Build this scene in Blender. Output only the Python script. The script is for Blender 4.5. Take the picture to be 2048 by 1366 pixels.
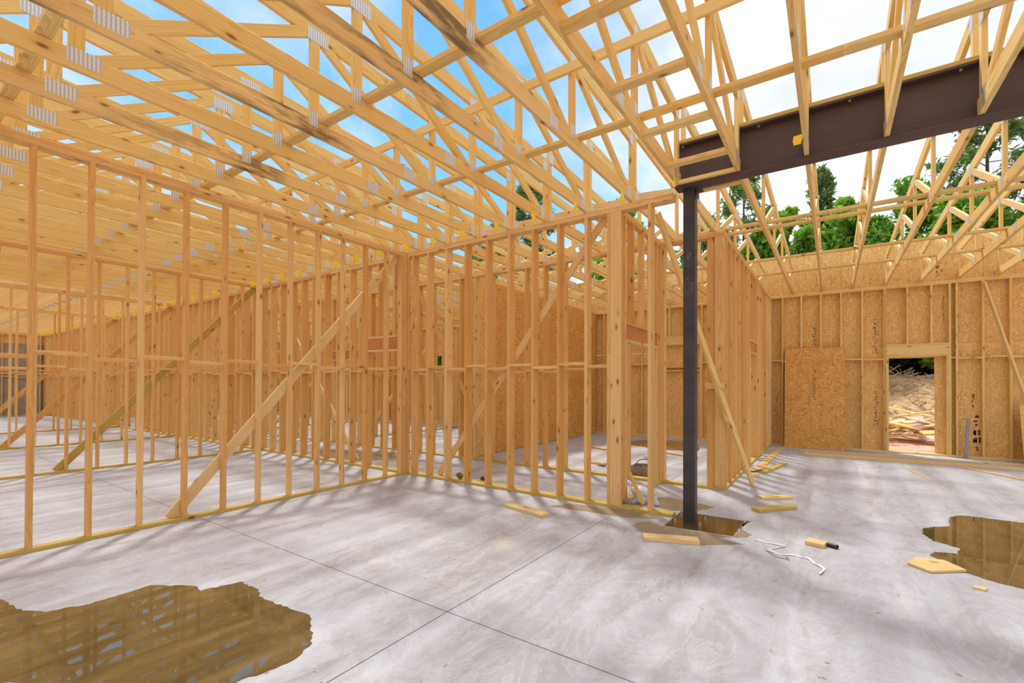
import bpy, bmesh, math, random
import numpy as np
from mathutils import Vector, Matrix, Euler

random.seed(7)
SC = bpy.context.scene
COL = SC.collection
for o in list(bpy.data.objects):
    bpy.data.objects.remove(o, do_unlink=True)

# ------------------------------------------------------------------ camera
CAM_H = 1.52
yaw, pitch, roll = 0.6042, 0.0085, 0.0038
F = Vector((-math.sin(yaw) * math.cos(pitch), math.cos(yaw) * math.cos(pitch), math.sin(pitch)))
R0 = Vector((math.cos(yaw), math.sin(yaw), 0))
U0 = R0.cross(F)
R = R0 * math.cos(roll) + U0 * math.sin(roll)
U = -R0 * math.sin(roll) + U0 * math.cos(roll)
cd = bpy.data.cameras.new('camera')
cam = bpy.data.objects.new('camera', cd)
COL.objects.link(cam)
cam.matrix_world = Matrix(((R.x, U.x, -F.x, 0), (R.y, U.y, -F.y, 0), (R.z, U.z, -F.z, CAM_H), (0, 0, 0, 1)))
cd.sensor_fit = 'HORIZONTAL'
cd.sensor_width = 36.0
cd.lens = 927.02 / 2048 * 36
cd.shift_y = (760.13 - 683) / 2048
cd.clip_start = 0.05
cd.clip_end = 400
SC.camera = cam

# ------------------------------------------------------------------ view, sky, sun
SC.view_settings.view_transform = 'Standard'
SC.view_settings.look = 'None'
SC.view_settings.gamma = 1
SC.view_settings.use_curve_mapping = False
SC.view_settings.exposure = 0.36
SC.cycles.max_bounces = 10
SC.cycles.diffuse_bounces = 4
SC.cycles.glossy_bounces = 4

SKY_STRENGTH = 1.2
w = bpy.data.worlds.new('sky')
SC.world = w
w.use_nodes = True
nt = w.node_tree
nt.nodes.clear()


def N(nt, typ, **kw):
    n = nt.nodes.new(typ)
    for k, v in kw.items():
        setattr(n, k, v)
    return n


def L(nt, a, b):
    nt.links.new(a, b)


def math_node(nt, op, a, b=None, c=None, clamp=False):
    n = nt.nodes.new('ShaderNodeMath')
    n.operation = op
    n.use_clamp = clamp
    for i, v in enumerate((a, b, c)):
        if v is None:
            continue
        if isinstance(v, (int, float)):
            n.inputs[i].default_value = v
        else:
            nt.links.new(v, n.inputs[i])
    return n.outputs[0]


def mix_col(nt, fac, a, b, mode='MIX'):
    n = nt.nodes.new('ShaderNodeMix')
    n.data_type = 'RGBA'
    n.blend_type = mode
    if isinstance(fac, (int, float)):
        n.inputs[0].default_value = fac
    else:
        nt.links.new(fac, n.inputs[0])
    for idx, v in ((6, a), (7, b)):
        if isinstance(v, (tuple, list)):
            n.inputs[idx].default_value = (*v[:3], 1)
        else:
            nt.links.new(v, n.inputs[idx])
    return n.outputs[2]


def ramp(nt, fac, stops):
    n = nt.nodes.new('ShaderNodeValToRGB')
    cr = n.color_ramp
    while len(cr.elements) < len(stops):
        cr.elements.new(0.5)
    for e, (p, c) in zip(cr.elements, stops):
        e.position = p
        e.color = (*c, 1) if isinstance(c, (tuple, list)) else (c, c, c, 1)
    nt.links.new(fac, n.inputs[0])
    return n.outputs[0]


def noise(nt, vec, scale=1.0, detail=3.0, rough=0.55, dist=0.0):
    n = nt.nodes.new('ShaderNodeTexNoise')
    n.inputs['Scale'].default_value = scale
    n.inputs['Detail'].default_value = detail
    n.inputs['Roughness'].default_value = rough
    n.inputs['Distortion'].default_value = dist
    nt.links.new(vec, n.inputs['Vector'])
    return n.outputs[0]


def vmath(nt, op, a, b=None):
    n = nt.nodes.new('ShaderNodeVectorMath')
    n.operation = op
    for i, v in enumerate((a, b)):
        if v is None:
            continue
        if isinstance(v, (tuple, list)):
            n.inputs[i].default_value = v
        else:
            nt.links.new(v, n.inputs[i])
    return n.outputs['Value'] if op in ('DOT_PRODUCT', 'LENGTH', 'DISTANCE') else n.outputs[0]


tc = N(nt, 'ShaderNodeTexCoord')
dirv = tc.outputs['Generated']
sep = N(nt, 'ShaderNodeSeparateXYZ')
L(nt, dirv, sep.inputs[0])
zc = math_node(nt, 'ADD', math_node(nt, 'MAXIMUM', sep.outputs[2], 0.0), 0.25)
comb = N(nt, 'ShaderNodeCombineXYZ')
L(nt, math_node(nt, 'DIVIDE', sep.outputs[0], zc), comb.inputs[0])
L(nt, math_node(nt, 'DIVIDE', sep.outputs[1], zc), comb.inputs[1])
cl_big = noise(nt, comb.outputs[0], 1.1, 6, 0.6, 0.3)
cl_fine = noise(nt, comb.outputs[0], 3.2, 7, 0.62, 0.2)
# the broad clear gap in the cloud deck lies to the north-west
gap = vmath(nt, 'DOT_PRODUCT', dirv, (-0.745, 0.52, 0.42))
gapf = N(nt, 'ShaderNodeMapRange')
gapf.interpolation_type = 'SMOOTHSTEP'
L(nt, gap, gapf.inputs[0])
gapf.inputs[1].default_value = 0.70
gapf.inputs[2].default_value = 1.0
cover = math_node(nt, 'ADD', cl_big, math_node(nt, 'MULTIPLY', cl_fine, 0.55))
cover = math_node(nt, 'SUBTRACT', cover, math_node(nt, 'MULTIPLY', gapf.outputs[0], 0.54))
cloudf = ramp(nt, cover, [(0.26, 0.0), (0.62, 1.0)])
cl_shade = noise(nt, comb.outputs[0], 1.9, 5, 0.6, 0.4)
cloud_col = ramp(nt, cl_shade, [(0.36, (0.55, 0.59, 0.67)), (0.60, (0.71, 0.725, 0.765))])
blue = ramp(nt, sep.outputs[2], [(0.05, (0.33, 0.56, 0.74)), (0.45, (0.165, 0.42, 0.73)), (0.9, (0.11, 0.30, 0.65))])
skycol = mix_col(nt, cloudf, blue, cloud_col)
bg = N(nt, 'ShaderNodeBackground')
L(nt, skycol, bg.inputs[0])
bg.inputs[1].default_value = SKY_STRENGTH
wo = N(nt, 'ShaderNodeOutputWorld')
L(nt, bg.outputs[0], wo.inputs[0])

sd = bpy.data.lights.new('sun', 'SUN')
sd.energy = 3.0
sd.angle = math.radians(6)
sd.color = (1.0, 0.97, 0.90)
sun = bpy.data.objects.new('sun', sd)
COL.objects.link(sun)
el = math.radians(60)
sdir = Vector((-0.68 * math.cos(el), 0.73 * math.cos(el), math.sin(el)))   # towards the sun
sun.location = sdir * 50
sun.rotation_euler = sdir.to_track_quat('Z', 'Y').to_euler()


# ------------------------------------------------------------------ materials
def new_mat(name):
    m = bpy.data.materials.new(name)
    m.use_nodes = True
    t = m.node_tree
    t.nodes.clear()
    out = N(t, 'ShaderNodeOutputMaterial')
    bs = N(t, 'ShaderNodeBsdfPrincipled')
    L(t, bs.outputs[0], out.inputs[0])
    return m, t, bs


def flat_mat(name, col, rough=0.6, metal=0.0, var=0.0, scale=6.0):
    m, t, bs = new_mat(name)
    bs.inputs['Roughness'].default_value = rough
    bs.inputs['Metallic'].default_value = metal
    if var:
        c = N(t, 'ShaderNodeTexCoord')
        n = noise(t, c.outputs['Object'], scale, 4)
        dark = tuple(x * (1 - var) for x in col)
        light = tuple(min(1, x * (1 + var)) for x in col)
        L(t, ramp(t, n, [(0.3, dark), (0.7, light)]), bs.inputs['Base Color'])
    else:
        bs.inputs['Base Color'].default_value = (*col, 1)
    return m


def pine_mat(name, a, b, grain, knots=0.62, stain=None, rough=0.62):
    """sawn softwood: a..b is the board to board spread, grain the late-wood colour; local X runs along the board"""
    m, t, bs = new_mat(name)
    c = N(t, 'ShaderNodeTexCoord')
    oi = N(t, 'ShaderNodeObjectInfo')
    rnd = oi.outputs['Random']
    off = N(t, 'ShaderNodeCombineXYZ')
    L(t, math_node(t, 'MULTIPLY', rnd, 37.0), off.inputs[0])
    off2 = math_node(t, 'SUBTRACT', math_node(t, 'FRACT', math_node(t, 'MULTIPLY', rnd, 91.7)), 0.5)
    L(t, math_node(t, 'MULTIPLY', off2, 0.16), off.inputs[1])
    off3 = math_node(t, 'SUBTRACT', math_node(t, 'FRACT', math_node(t, 'MULTIPLY', rnd, 53.3)), 0.5)
    L(t, math_node(t, 'MULTIPLY', off3, 0.2), off.inputs[2])
    p = vmath(t, 'ADD', c.outputs['Object'], off.outputs[0])
    # growth rings cut by the faces, wandering slowly along the board
    n1 = N(t, 'ShaderNodeTexNoise')
    n1.inputs['Scale'].default_value = 1.0
    n1.inputs['Detail'].default_value = 2.0
    L(t, vmath(t, 'MULTIPLY', p, (0.9, 5, 5)), n1.inputs['Vector'])
    wob = vmath(t, 'MULTIPLY', vmath(t, 'SUBTRACT', n1.outputs['Color'], (0.5, 0.5, 0.5)), (0.0, 0.10, 0.10))
    pr = vmath(t, 'ADD', p, wob)
    sp = N(t, 'ShaderNodeSeparateXYZ')
    L(t, pr, sp.inputs[0])
    rad = math_node(t, 'SQRT', math_node(t, 'ADD', math_node(t, 'POWER', sp.outputs[1], 2.0), math_node(t, 'POWER', sp.outputs[2], 2.0)))
    ring = math_node(t, 'FRACT', math_node(t, 'MULTIPLY', rad, 95.0))
    fine = noise(t, vmath(t, 'MULTIPLY', p, (1.5, 90, 90)), 1.0, 3)
    broad = noise(t, vmath(t, 'MULTIPLY', p, (0.7, 7, 7)), 1.0, 3)
    base = mix_col(t, math_node(t, 'FRACT', math_node(t, 'MULTIPLY', rnd, 17.3)), a, b)
    g = math_node(t, 'MULTIPLY', math_node(t, 'POWER', ring, 2.0), 0.5)
    col = mix_col(t, g, base, grain)
    col = mix_col(t, ramp(t, fine, [(0.52, 0.0), (0.85, 0.5)]), col, grain)
    col = mix_col(t, ramp(t, broad, [(0.52, 0.0), (0.78, 0.35)]), col, grain)
    # knots
    v = N(t, 'ShaderNodeTexVoronoi')
    v.inputs['Scale'].default_value = 1.0
    L(t, vmath(t, 'MULTIPLY', p, (4.5, 11, 11)), v.inputs['Vector'])
    kc = N(t, 'ShaderNodeSeparateColor')
    L(t, v.outputs['Color'], kc.inputs[0])
    pick = math_node(t, 'GREATER_THAN', kc.outputs[0], knots)
    kd = ramp(t, v.outputs['Distance'], [(0.05, 1.0), (0.13, 0.75), (0.18, 0.0)])
    halo = ramp(t, v.outputs['Distance'], [(0.12, 1.0), (0.36, 0.0)])
    col = mix_col(t, math_node(t, 'MULTIPLY', math_node(t, 'MULTIPLY', halo, pick), 0.45), col, grain)
    col = mix_col(t, math_node(t, 'MULTIPLY', math_node(t, 'MULTIPLY', kd, pick), 0.8), col, (0.16, 0.065, 0.02))
    if stain:
        s = noise(t, vmath(t, 'MULTIPLY', p, (1.6, 9, 9)), 1.0, 5, 0.7)
        s2 = noise(t, vmath(t, 'MULTIPLY', c.outputs['Object'], (0.9, 1, 1)), 1.0, 1)
        f = math_node(t, 'MULTIPLY', ramp(t, s, [(0.46, 0.0), (0.62, 0.85)]), ramp(t, s2, [(0.45, 0.0), (0.58, 1.0)]))
        col = mix_col(t, f, col, stain)
    L(t, col, bs.inputs['Base Color'])
    bs.inputs['Roughness'].default_value = rough
    bs.inputs['Specular IOR Level'].default_value = 0.25
    bm_ = N(t, 'ShaderNodeBump')
    bm_.inputs['Strength'].default_value = 0.12
    bm_.inputs['Distance'].default_value = 0.002
    L(t, fine, bm_.inputs['Height'])
    L(t, bm_.outputs[0], bs.inputs['Normal'])
    return m


M = {}
M['pine'] = pine_mat('pine_truss', (0.90, 0.69, 0.30), (0.84, 0.565, 0.19), (0.56, 0.285, 0.06), 0.70)
M['stud'] = pine_mat('pine_stud', (0.89, 0.64, 0.30), (0.76, 0.42, 0.135), (0.52, 0.225, 0.048), 0.66)
M['stain'] = pine_mat('pine_mould_stained', (0.86, 0.62, 0.28), (0.82, 0.55, 0.22), (0.56, 0.29, 0.08), 0.62, (0.11, 0.075, 0.035))
M['treated'] = pine_mat('pine_treated', (0.70, 0.53, 0.17), (0.62, 0.45, 0.12), (0.34, 0.23, 0.045), 0.75)
M['white'] = pine_mat('pine_pale', (0.84, 0.64, 0.34), (0.80, 0.58, 0.27), (0.60, 0.37, 0.13), 0.78)
M['grey_wood'] = pine_mat('weathered_board', (0.76, 0.68, 0.60), (0.62, 0.50, 0.42), (0.42, 0.32, 0.25), 0.8)
M['red'] = pine_mat('laminated_veneer', (0.66, 0.28, 0.10), (0.60, 0.25, 0.09), (0.42, 0.14, 0.05), 0.97)


def osb_mat(name, a, b, dark):
    m, t, bs = new_mat(name)
    c = N(t, 'ShaderNodeTexCoord')
    oi = N(t, 'ShaderNodeObjectInfo')
    off = N(t, 'ShaderNodeCombineXYZ')
    for i, k in enumerate((23.0, 41.0, 11.0)):
        L(t, math_node(t, 'MULTIPLY', oi.outputs['Random'], k), off.inputs[i])
    p = vmath(t, 'ADD', c.outputs['Object'], off.outputs[0])
    wn = N(t, 'ShaderNodeTexNoise')
    wn.inputs['Scale'].default_value = 9.0
    L(t, p, wn.inputs['Vector'])
    pw = vmath(t, 'ADD', p, vmath(t, 'MULTIPLY', vmath(t, 'SUBTRACT', wn.outputs['Color'], (0.5, 0.5, 0.5)), (0.08, 0.08, 0.08)))
    cols = []
    for i, (sc_, rot) in enumerate((((9, 40, 40), 0.35), ((10, 46, 46), -0.6), ((38, 12, 38), 0.2))):
        mp = N(t, 'ShaderNodeMapping')
        L(t, pw, mp.inputs[0])
        mp.inputs['Rotation'].default_value = (rot, rot, rot)
        mp.inputs['Scale'].default_value = sc_
        v = N(t, 'ShaderNodeTexVoronoi')
        v.inputs['Scale'].default_value = 1.0
        L(t, mp.outputs[0], v.inputs['Vector'])
        s = N(t, 'ShaderNodeSeparateColor')
        L(t, v.outputs['Color'], s.inputs[0])
        cols.append((s.outputs[0], s.outputs[1], v.outputs['Distance']))
    sel = noise(t, p, 22, 2)
    f = mix_col(t, math_node(t, 'GREATER_THAN', sel, 0.5), cols[0][0], cols[1][0])
    f2 = mix_col(t, math_node(t, 'GREATER_THAN', cols[2][1], 0.72), f, cols[2][0])
    col = ramp(t, f2, [(0.0, dark), (0.18, b), (0.75, a), (1.0, tuple(min(1, x * 1.25) for x in a))])
    big = noise(t, p, 1.3, 3)
    col = mix_col(t, ramp(t, big, [(0.4, 0.0), (0.75, 0.3)]), col, dark)
    L(t, col, bs.inputs['Base Color'])
    bs.inputs['Roughness'].default_value = 0.65
    bs.inputs['Specular IOR Level'].default_value = 0.25
    b_ = N(t, 'ShaderNodeBump')
    b_.inputs['Strength'].default_value = 0.25
    b_.inputs['Distance'].default_value = 0.002
    L(t, cols[0][2], b_.inputs['Height'])
    L(t, b_.outputs[0], bs.inputs['Normal'])
    return m


M['osb'] = osb_mat('oriented_strand_board', (0.86, 0.55, 0.21), (0.78, 0.455, 0.15), (0.64, 0.34, 0.095))
M['osb2'] = osb_mat('oriented_strand_board_deep', (0.74, 0.40, 0.115), (0.64, 0.32, 0.08), (0.50, 0.23, 0.05))


def plate_mat():
    m, t, bs = new_mat('galvanised_plate')
    c = N(t, 'ShaderNodeTexCoord')
    s = N(t, 'ShaderNodeSeparateXYZ')
    L(t, c.outputs['Object'], s.inputs[0])
    zig = math_node(t, 'MULTIPLY', math_node(t, 'PINGPONG', math_node(t, 'MULTIPLY', s.outputs[1], 1.0), 0.006), 0.7)
    st = math_node(t, 'FRACT', math_node(t, 'MULTIPLY', math_node(t, 'ADD', s.outputs[0], zig), 42.0))
    teeth = math_node(t, 'FRACT', math_node(t, 'MULTIPLY', s.outputs[1], 110.0))
    slot = math_node(t, 'MULTIPLY', math_node(t, 'GREATER_THAN', st, 0.55), math_node(t, 'GREATER_THAN', teeth, 0.45))
    col = mix_col(t, slot, (0.72, 0.74, 0.78), (0.30, 0.26, 0.22))
    L(t, col, bs.inputs['Base Color'])
    bs.inputs['Metallic'].default_value = 0.35
    bs.inputs['Roughness'].default_value = 0.45
    return m


M['plate'] = plate_mat()


def steel_mat(name, a, b, rough):
    m, t, bs = new_mat(name)
    c = N(t, 'ShaderNodeTexCoord')
    n = noise(t, vmath(t, 'MULTIPLY', c.outputs['Object'], (1.5, 6, 6)), 1.0, 6, 0.65)
    n2 = noise(t, c.outputs['Object'], 30, 4)
    col = ramp(t, n, [(0.32, a), (0.66, b)])
    col = mix_col(t, ramp(t, n2, [(0.62, 0.0), (0.8, 0.35)]), col, (0.11, 0.055, 0.028))
    L(t, col, bs.inputs['Base Color'])
    bs.inputs['Roughness'].default_value = rough
    bs.inputs['Metallic'].default_value = 0.15
    return m


M['beam'] = steel_mat('mill_steel_beam', (0.070, 0.040, 0.035), (0.102, 0.060, 0.052), 0.55)
M['post'] = steel_mat('mill_steel_post', (0.030, 0.026, 0.027), (0.058, 0.048, 0.047), 0.42)
M['bolt'] = flat_mat('zinc_bolt', (0.55, 0.53, 0.5), 0.4, 0.6)
M['chalk'] = flat_mat('chalk', (0.33, 0.27, 0.22), 0.9)
M['yellow'] = flat_mat('yellow_tag', (0.95, 0.68, 0.01), 0.6)
M['ink'] = flat_mat('stamp_ink', (0.10, 0.055, 0.03), 0.8)
M['paper'] = flat_mat('white_sticker', (0.78, 0.76, 0.72), 0.6)


def concrete_mat():
    m, t, bs = new_mat('concrete_slab')
    g = N(t, 'ShaderNodeNewGeometry')
    p = g.outputs['Position']
    n1 = noise(t, p, 0.42, 5, 0.6, 0.6)
    n2 = noise(t, vmath(t, 'MULTIPLY', p, (2.6, 0.42, 1)), 1.0, 6, 0.68, 1.0)
    n3 = noise(t, p, 7.0, 6, 0.7, 0.5)
    n4 = noise(t, p, 70.0, 3, 0.6)
    col = ramp(t, n1, [(0.30, (0.37, 0.365, 0.385)), (0.47, (0.475, 0.485, 0.535)), (0.66, (0.56, 0.58, 0.655))])
    col = mix_col(t, ramp(t, n2, [(0.47, 0.0), (0.68, 0.72)]), col, (0.33, 0.305, 0.305))
    col = mix_col(t, ramp(t, n3, [(0.50, 0.0), (0.72, 0.55)]), col, (0.38, 0.35, 0.34))
    col = mix_col(t, ramp(t, n4, [(0.58, 0.0), (0.75, 0.20)]), col, (0.30, 0.27, 0.25))
    n5 = noise(t, vmath(t, 'ADD', vmath(t, 'MULTIPLY', p, (1.0, 0.6, 1)), (5, 3, 0)), 2.4, 8, 0.75, 1.6)
    col = mix_col(t, ramp(t, n5, [(0.47, 0.0), (0.495, 0.45), (0.52, 0.0)]), col, (0.66, 0.66, 0.72))
    col = mix_col(t, ramp(t, n5, [(0.56, 0.0), (0.70, 0.55)]), col, (0.34, 0.31, 0.30))
    # sawdust
    sdn = noise(t, vmath(t, 'ADD', p, (31, 7, 0)), 0.9, 6, 0.68, 0.5)
    col = mix_col(t, ramp(t, sdn, [(0.60, 0.0), (0.80, 0.55)]), col, (0.66, 0.53, 0.30))
    # specks of grit
    v = N(t, 'ShaderNodeTexVoronoi')
    v.inputs['Scale'].default_value = 4.0
    L(t, p, v.inputs['Vector'])
    col = mix_col(t, ramp(t, v.outputs['Distance'], [(0.018, 0.85), (0.03, 0.0)]), col, (0.16, 0.12, 0.09))
    L(t, col, bs.inputs['Base Color'])
    bs.inputs['Roughness'].default_value = 0.55
    bs.inputs['Specular IOR Level'].default_value = 0.35
    b_ = N(t, 'ShaderNodeBump')
    b_.inputs['Strength'].default_value = 0.12
    b_.inputs['Distance'].default_value = 0.004
    L(t, n3, b_.inputs['Height'])
    L(t, b_.outputs[0], bs.inputs['Normal'])
    return m


M['concrete'] = concrete_mat()


def wet_mat(name, a, b, rough, spec=0.5):
    m, t, bs = new_mat(name)
    g = N(t, 'ShaderNodeNewGeometry')
    n = noise(t, vmath(t, 'MULTIPLY', g.outputs['Position'], (3.0, 1.0, 1)), 1.6, 6, 0.65, 0.7)
    L(t, ramp(t, n, [(0.34, a), (0.68, b)]), bs.inputs['Base Color'])
    bs.inputs['Roughness'].default_value = rough
    bs.inputs['Specular IOR Level'].default_value = spec
    return m


M['water'] = wet_mat('standing_water', (0.085, 0.060, 0.020), (0.19, 0.132, 0.054), 0.02, 0.9)
M['damp'] = wet_mat('damp_concrete', (0.26, 0.20, 0.13), (0.37, 0.31, 0.23), 0.35, 0.4)
M['pitwater'] = wet_mat('pit_water', (0.05, 0.03, 0.006), (0.10, 0.065, 0.018), 0.02, 0.8)
M['bark'] = flat_mat('bark', (0.10, 0.075, 0.055), 0.9, 0, 0.4, 8)


def leaf_mat(name, a, b):
    m, t, bs = new_mat(name)
    g = N(t, 'ShaderNodeNewGeometry')
    col = mix_col(t, g.outputs['Random Per Island'], a, b)
    L(t, col, bs.inputs['Base Color'])
    bs.inputs['Roughness'].default_value = 0.6
    tr = N(t, 'ShaderNodeBsdfTranslucent')
    L(t, mix_col(t, 1.0, col, (1.5, 1.6, 0.8), 'MULTIPLY'), tr.inputs[0])
    mx = N(t, 'ShaderNodeMixShader')
    mx.inputs[0].default_value = 0.35
    L(t, bs.outputs[0], mx.inputs[1])
    L(t, tr.outputs[0], mx.inputs[2])
    L(t, mx.outputs[0], t.nodes['Material Output'].inputs[0])
    return m


M['leaf'] = leaf_mat('leaves_bright', (0.13, 0.30, 0.02), (0.36, 0.56, 0.07))
M['leaf2'] = leaf_mat('leaves_mid', (0.06, 0.18, 0.015), (0.20, 0.38, 0.04))
M['needle'] = leaf_mat('pine_needles', (0.08, 0.15, 0.05), (0.20, 0.31, 0.10))
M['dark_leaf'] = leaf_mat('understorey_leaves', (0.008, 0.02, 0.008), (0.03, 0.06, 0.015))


def dirt_mat():
    m, t, bs = new_mat('clay_ground')
    g = N(t, 'ShaderNodeNewGeometry')
    p = g.outputs['Position']
    s = N(t, 'ShaderNodeSeparateXYZ')
    L(t, p, s.inputs[0])
    n = noise(t, p, 0.8, 6, 0.65)
    n2 = noise(t, p, 6, 6, 0.7)
    clay = ramp(t, n2, [(0.3, (0.46, 0.20, 0.13)), (0.6, (0.72, 0.45, 0.33)), (0.75, (0.80, 0.66, 0.55))])
    straw = ramp(t, n2, [(0.3, (0.26, 0.15, 0.07)), (0.55, (0.56, 0.36, 0.18)), (0.75, (0.70, 0.52, 0.32))])
    f = N(t, 'ShaderNodeMapRange')
    L(t, math_node(t, 'ADD', s.outputs[1], math_node(t, 'MULTIPLY', n, 3.0)), f.inputs[0])
    f.inputs[1].default_value = 19.5
    f.inputs[2].default_value = 21.5
    L(t, mix_col(t, f.outputs[0], clay, straw), bs.inputs['Base Color'])
    bs.inputs['Roughness'].default_value = 0.95
    b_ = N(t, 'ShaderNodeBump')
    b_.inputs['Strength'].default_value = 0.6
    b_.inputs['Distance'].default_value = 0.05
    L(t, n2, b_.inputs['Height'])
    L(t, b_.outputs[0], bs.inputs['Normal'])
    return m


M['dirt'] = dirt_mat()
M['twig'] = flat_mat('dry_twigs', (0.36, 0.235, 0.14), 0.9, 0, 0.3, 3)
M['block'] = flat_mat('grey_block', (0.36, 0.33, 0.29), 0.85, 0, 0.2, 3)
M['pipe'] = flat_mat('grey_conduit', (0.30, 0.31, 0.33), 0.5)
M['black'] = flat_mat('black_plastic', (0.03, 0.026, 0.024), 0.45)
M['strap'] = flat_mat('white_strap', (0.80, 0.80, 0.84), 0.4)
M['plastic'] = flat_mat('crumpled_plastic', (0.74, 0.76, 0.84), 0.25, 0, 0.15, 12)
M['bag'] = flat_mat('brown_canvas', (0.10, 0.07, 0.055), 0.85, 0, 0.3, 9)
M['bagrim'] = flat_mat('tan_canvas', (0.32, 0.24, 0.19), 0.85, 0, 0.2, 9)
M['olive'] = flat_mat('olive_cloth', (0.17, 0.16, 0.03), 0.85, 0, 0.3, 14)
M['lime'] = flat_mat('lime_strap', (0.55, 0.60, 0.08), 0.6)
M['purple'] = flat_mat('purple_wrapper', (0.26, 0.12, 0.34), 0.5)


# ------------------------------------------------------------------ helpers
CACHE = {}


def board_mesh(l, wd, th, mat, ch=0.0025):
    """a sawn board, length along X, arrises eased"""
    key = (round(l, 3), round(wd, 4), round(th, 4), mat)
    if key in CACHE:
        return CACHE[key]
    a, b, c = l / 2, wd / 2, th / 2
    ch = min(ch, b * 0.4, c * 0.4)
    sec = [(-b + ch, -c), (b - ch, -c), (b, -c + ch), (b, c - ch), (b - ch, c), (-b + ch, c), (-b, c - ch), (-b, -c + ch)]
    vs = [(-a, y, z) for y, z in sec] + [(a, y, z) for y, z in sec]
    fs = [(i, (i + 1) % 8, 8 + (i + 1) % 8, 8 + i) for i in range(8)] + [tuple(range(7, -1, -1)), tuple(range(8, 16))]
    me = bpy.data.meshes.new('board')
    me.from_pydata(vs, [], fs)
    me.materials.append(M[mat])
    CACHE[key] = me
    return me


def add(name, me, parent=None, loc=(0, 0, 0), rot=None):
    o = bpy.data.objects.new(name, me)
    COL.objects.link(o)
    o.location = loc
    if rot is not None:
        o.rotation_euler = rot
    if parent is not None:
        o.parent = parent
    return o


def tag(o, label=None, cat=None, group=None, kind=None):
    if label:
        o['label'] = label
    if cat:
        o['category'] = cat
    if group:
        o['group'] = group
    if kind:
        o['kind'] = kind
    return o


def empty(name, loc, label=None, cat=None, group=None, kind=None):
    o = bpy.data.objects.new(name, None)
    COL.objects.link(o)
    o.empty_display_size = 0.1
    o.location = loc
    return tag(o, label, cat, group, kind)


def bx(name, parent, x0, x1, y0, y1, z0, z1, mat, base=None):
    """axis-aligned board given by its extents in world space"""
    d = (x1 - x0, y1 - y0, z1 - z0)
    c = Vector(((x0 + x1) / 2, (y0 + y1) / 2, (z0 + z1) / 2))
    if parent is not None:
        c = c - Vector(parent.location)
    k = max(range(3), key=lambda i: d[i])
    if k == 0:
        return add(name, board_mesh(d[0], d[1], d[2], mat), parent, c)
    if k == 1:
        return add(name, board_mesh(d[1], d[0], d[2], mat), parent, c, (0, 0, math.pi / 2))
    return add(name, board_mesh(d[2], d[1], d[0], mat), parent, c, (0, -math.pi / 2, 0))


def stick(name, parent, p0, p1, wd, th, mat, side=None):
    """board from p0 to p1; side = direction its thickness th points along"""
    p0, p1 = Vector(p0), Vector(p1)
    ax = (p1 - p0)
    l = ax.length
    ax.normalize()
    s = Vector(side) if side else Vector((1, 0, 0))
    s = (s - ax * s.dot(ax)).normalized()
    y = s.cross(ax)
    mt = Matrix((ax, y, s)).transposed()
    c = (p0 + p1) / 2
    if parent is not None:
        c = c - Vector(parent.location)
    return add(name, board_mesh(l, wd, th, mat), parent, c, mt.to_euler())


def mesh_obj(name, vs, fs, mat, parent=None, loc=(0, 0, 0), smooth=False):
    me = bpy.data.meshes.new(name)
    me.from_pydata([tuple(v) for v in vs], [], fs)
    me.materials.append(M[mat] if isinstance(mat, str) else mat)
    if smooth:
        for p in me.polygons:
            p.use_smooth = True
    return add(name, me, parent, loc)


def prism(name, outline, z0, z1, mat, parent=None, loc=(0, 0, 0)):
    n = len(outline)
    vs = [(x, y, z0) for x, y in outline] + [(x, y, z1) for x, y in outline]
    fs = [tuple(range(n - 1, -1, -1)), tuple(range(n, 2 * n))] + [(i, (i + 1) % n, n + (i + 1) % n, n + i) for i in range(n)]
    return mesh_obj(name, vs, fs, mat, parent, loc)


def dup(root, loc, label=None, group=None):
    r = root.copy()
    COL.objects.link(r)
    r.location = loc
    if label:
        r['label'] = label
    if group:
        r['group'] = group
    for ch in root.children:
        c = ch.copy()
        COL.objects.link(c)
        c.parent = r
        for g in ch.children:
            d = g.copy()
            COL.objects.link(d)
            d.parent = c
    return r


_U = ['', 'first', 'second', 'third', 'fourth', 'fifth', 'sixth', 'seventh', 'eighth', 'ninth', 'tenth', 'eleventh', 'twelfth', 'thirteenth',
      'fourteenth', 'fifteenth', 'sixteenth', 'seventeenth', 'eighteenth', 'nineteenth']
ORD = _U[1:]
for _t, _o in (('twenty', 'twentieth'), ('thirty', 'thirtieth'), ('forty', 'fortieth'), ('fifty', 'fiftieth'), ('sixty', 'sixtieth')):
    ORD += [_o] + ['%s-%s' % (_t, _U[k]) for k in range(1, 10)]

# ------------------------------------------------------------------ measured layout (metres)
XA, XA2, XA3 = -5.877, -10.597, -15.255
YB, YD, YK = 5.408, 7.206, 13.511
XE, XO = -1.264, -6.11
ZB = 3.728          # top of corridor wall, bearing of the front trusses
ZK = 3.792          # top of back wall
SP = 0.4025         # stud spacing
TS = 0.6025         # truss spacing
T0X = -2.004        # centre of the first truss left of the steel post
XL = -30.4          # far end of the building

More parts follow.
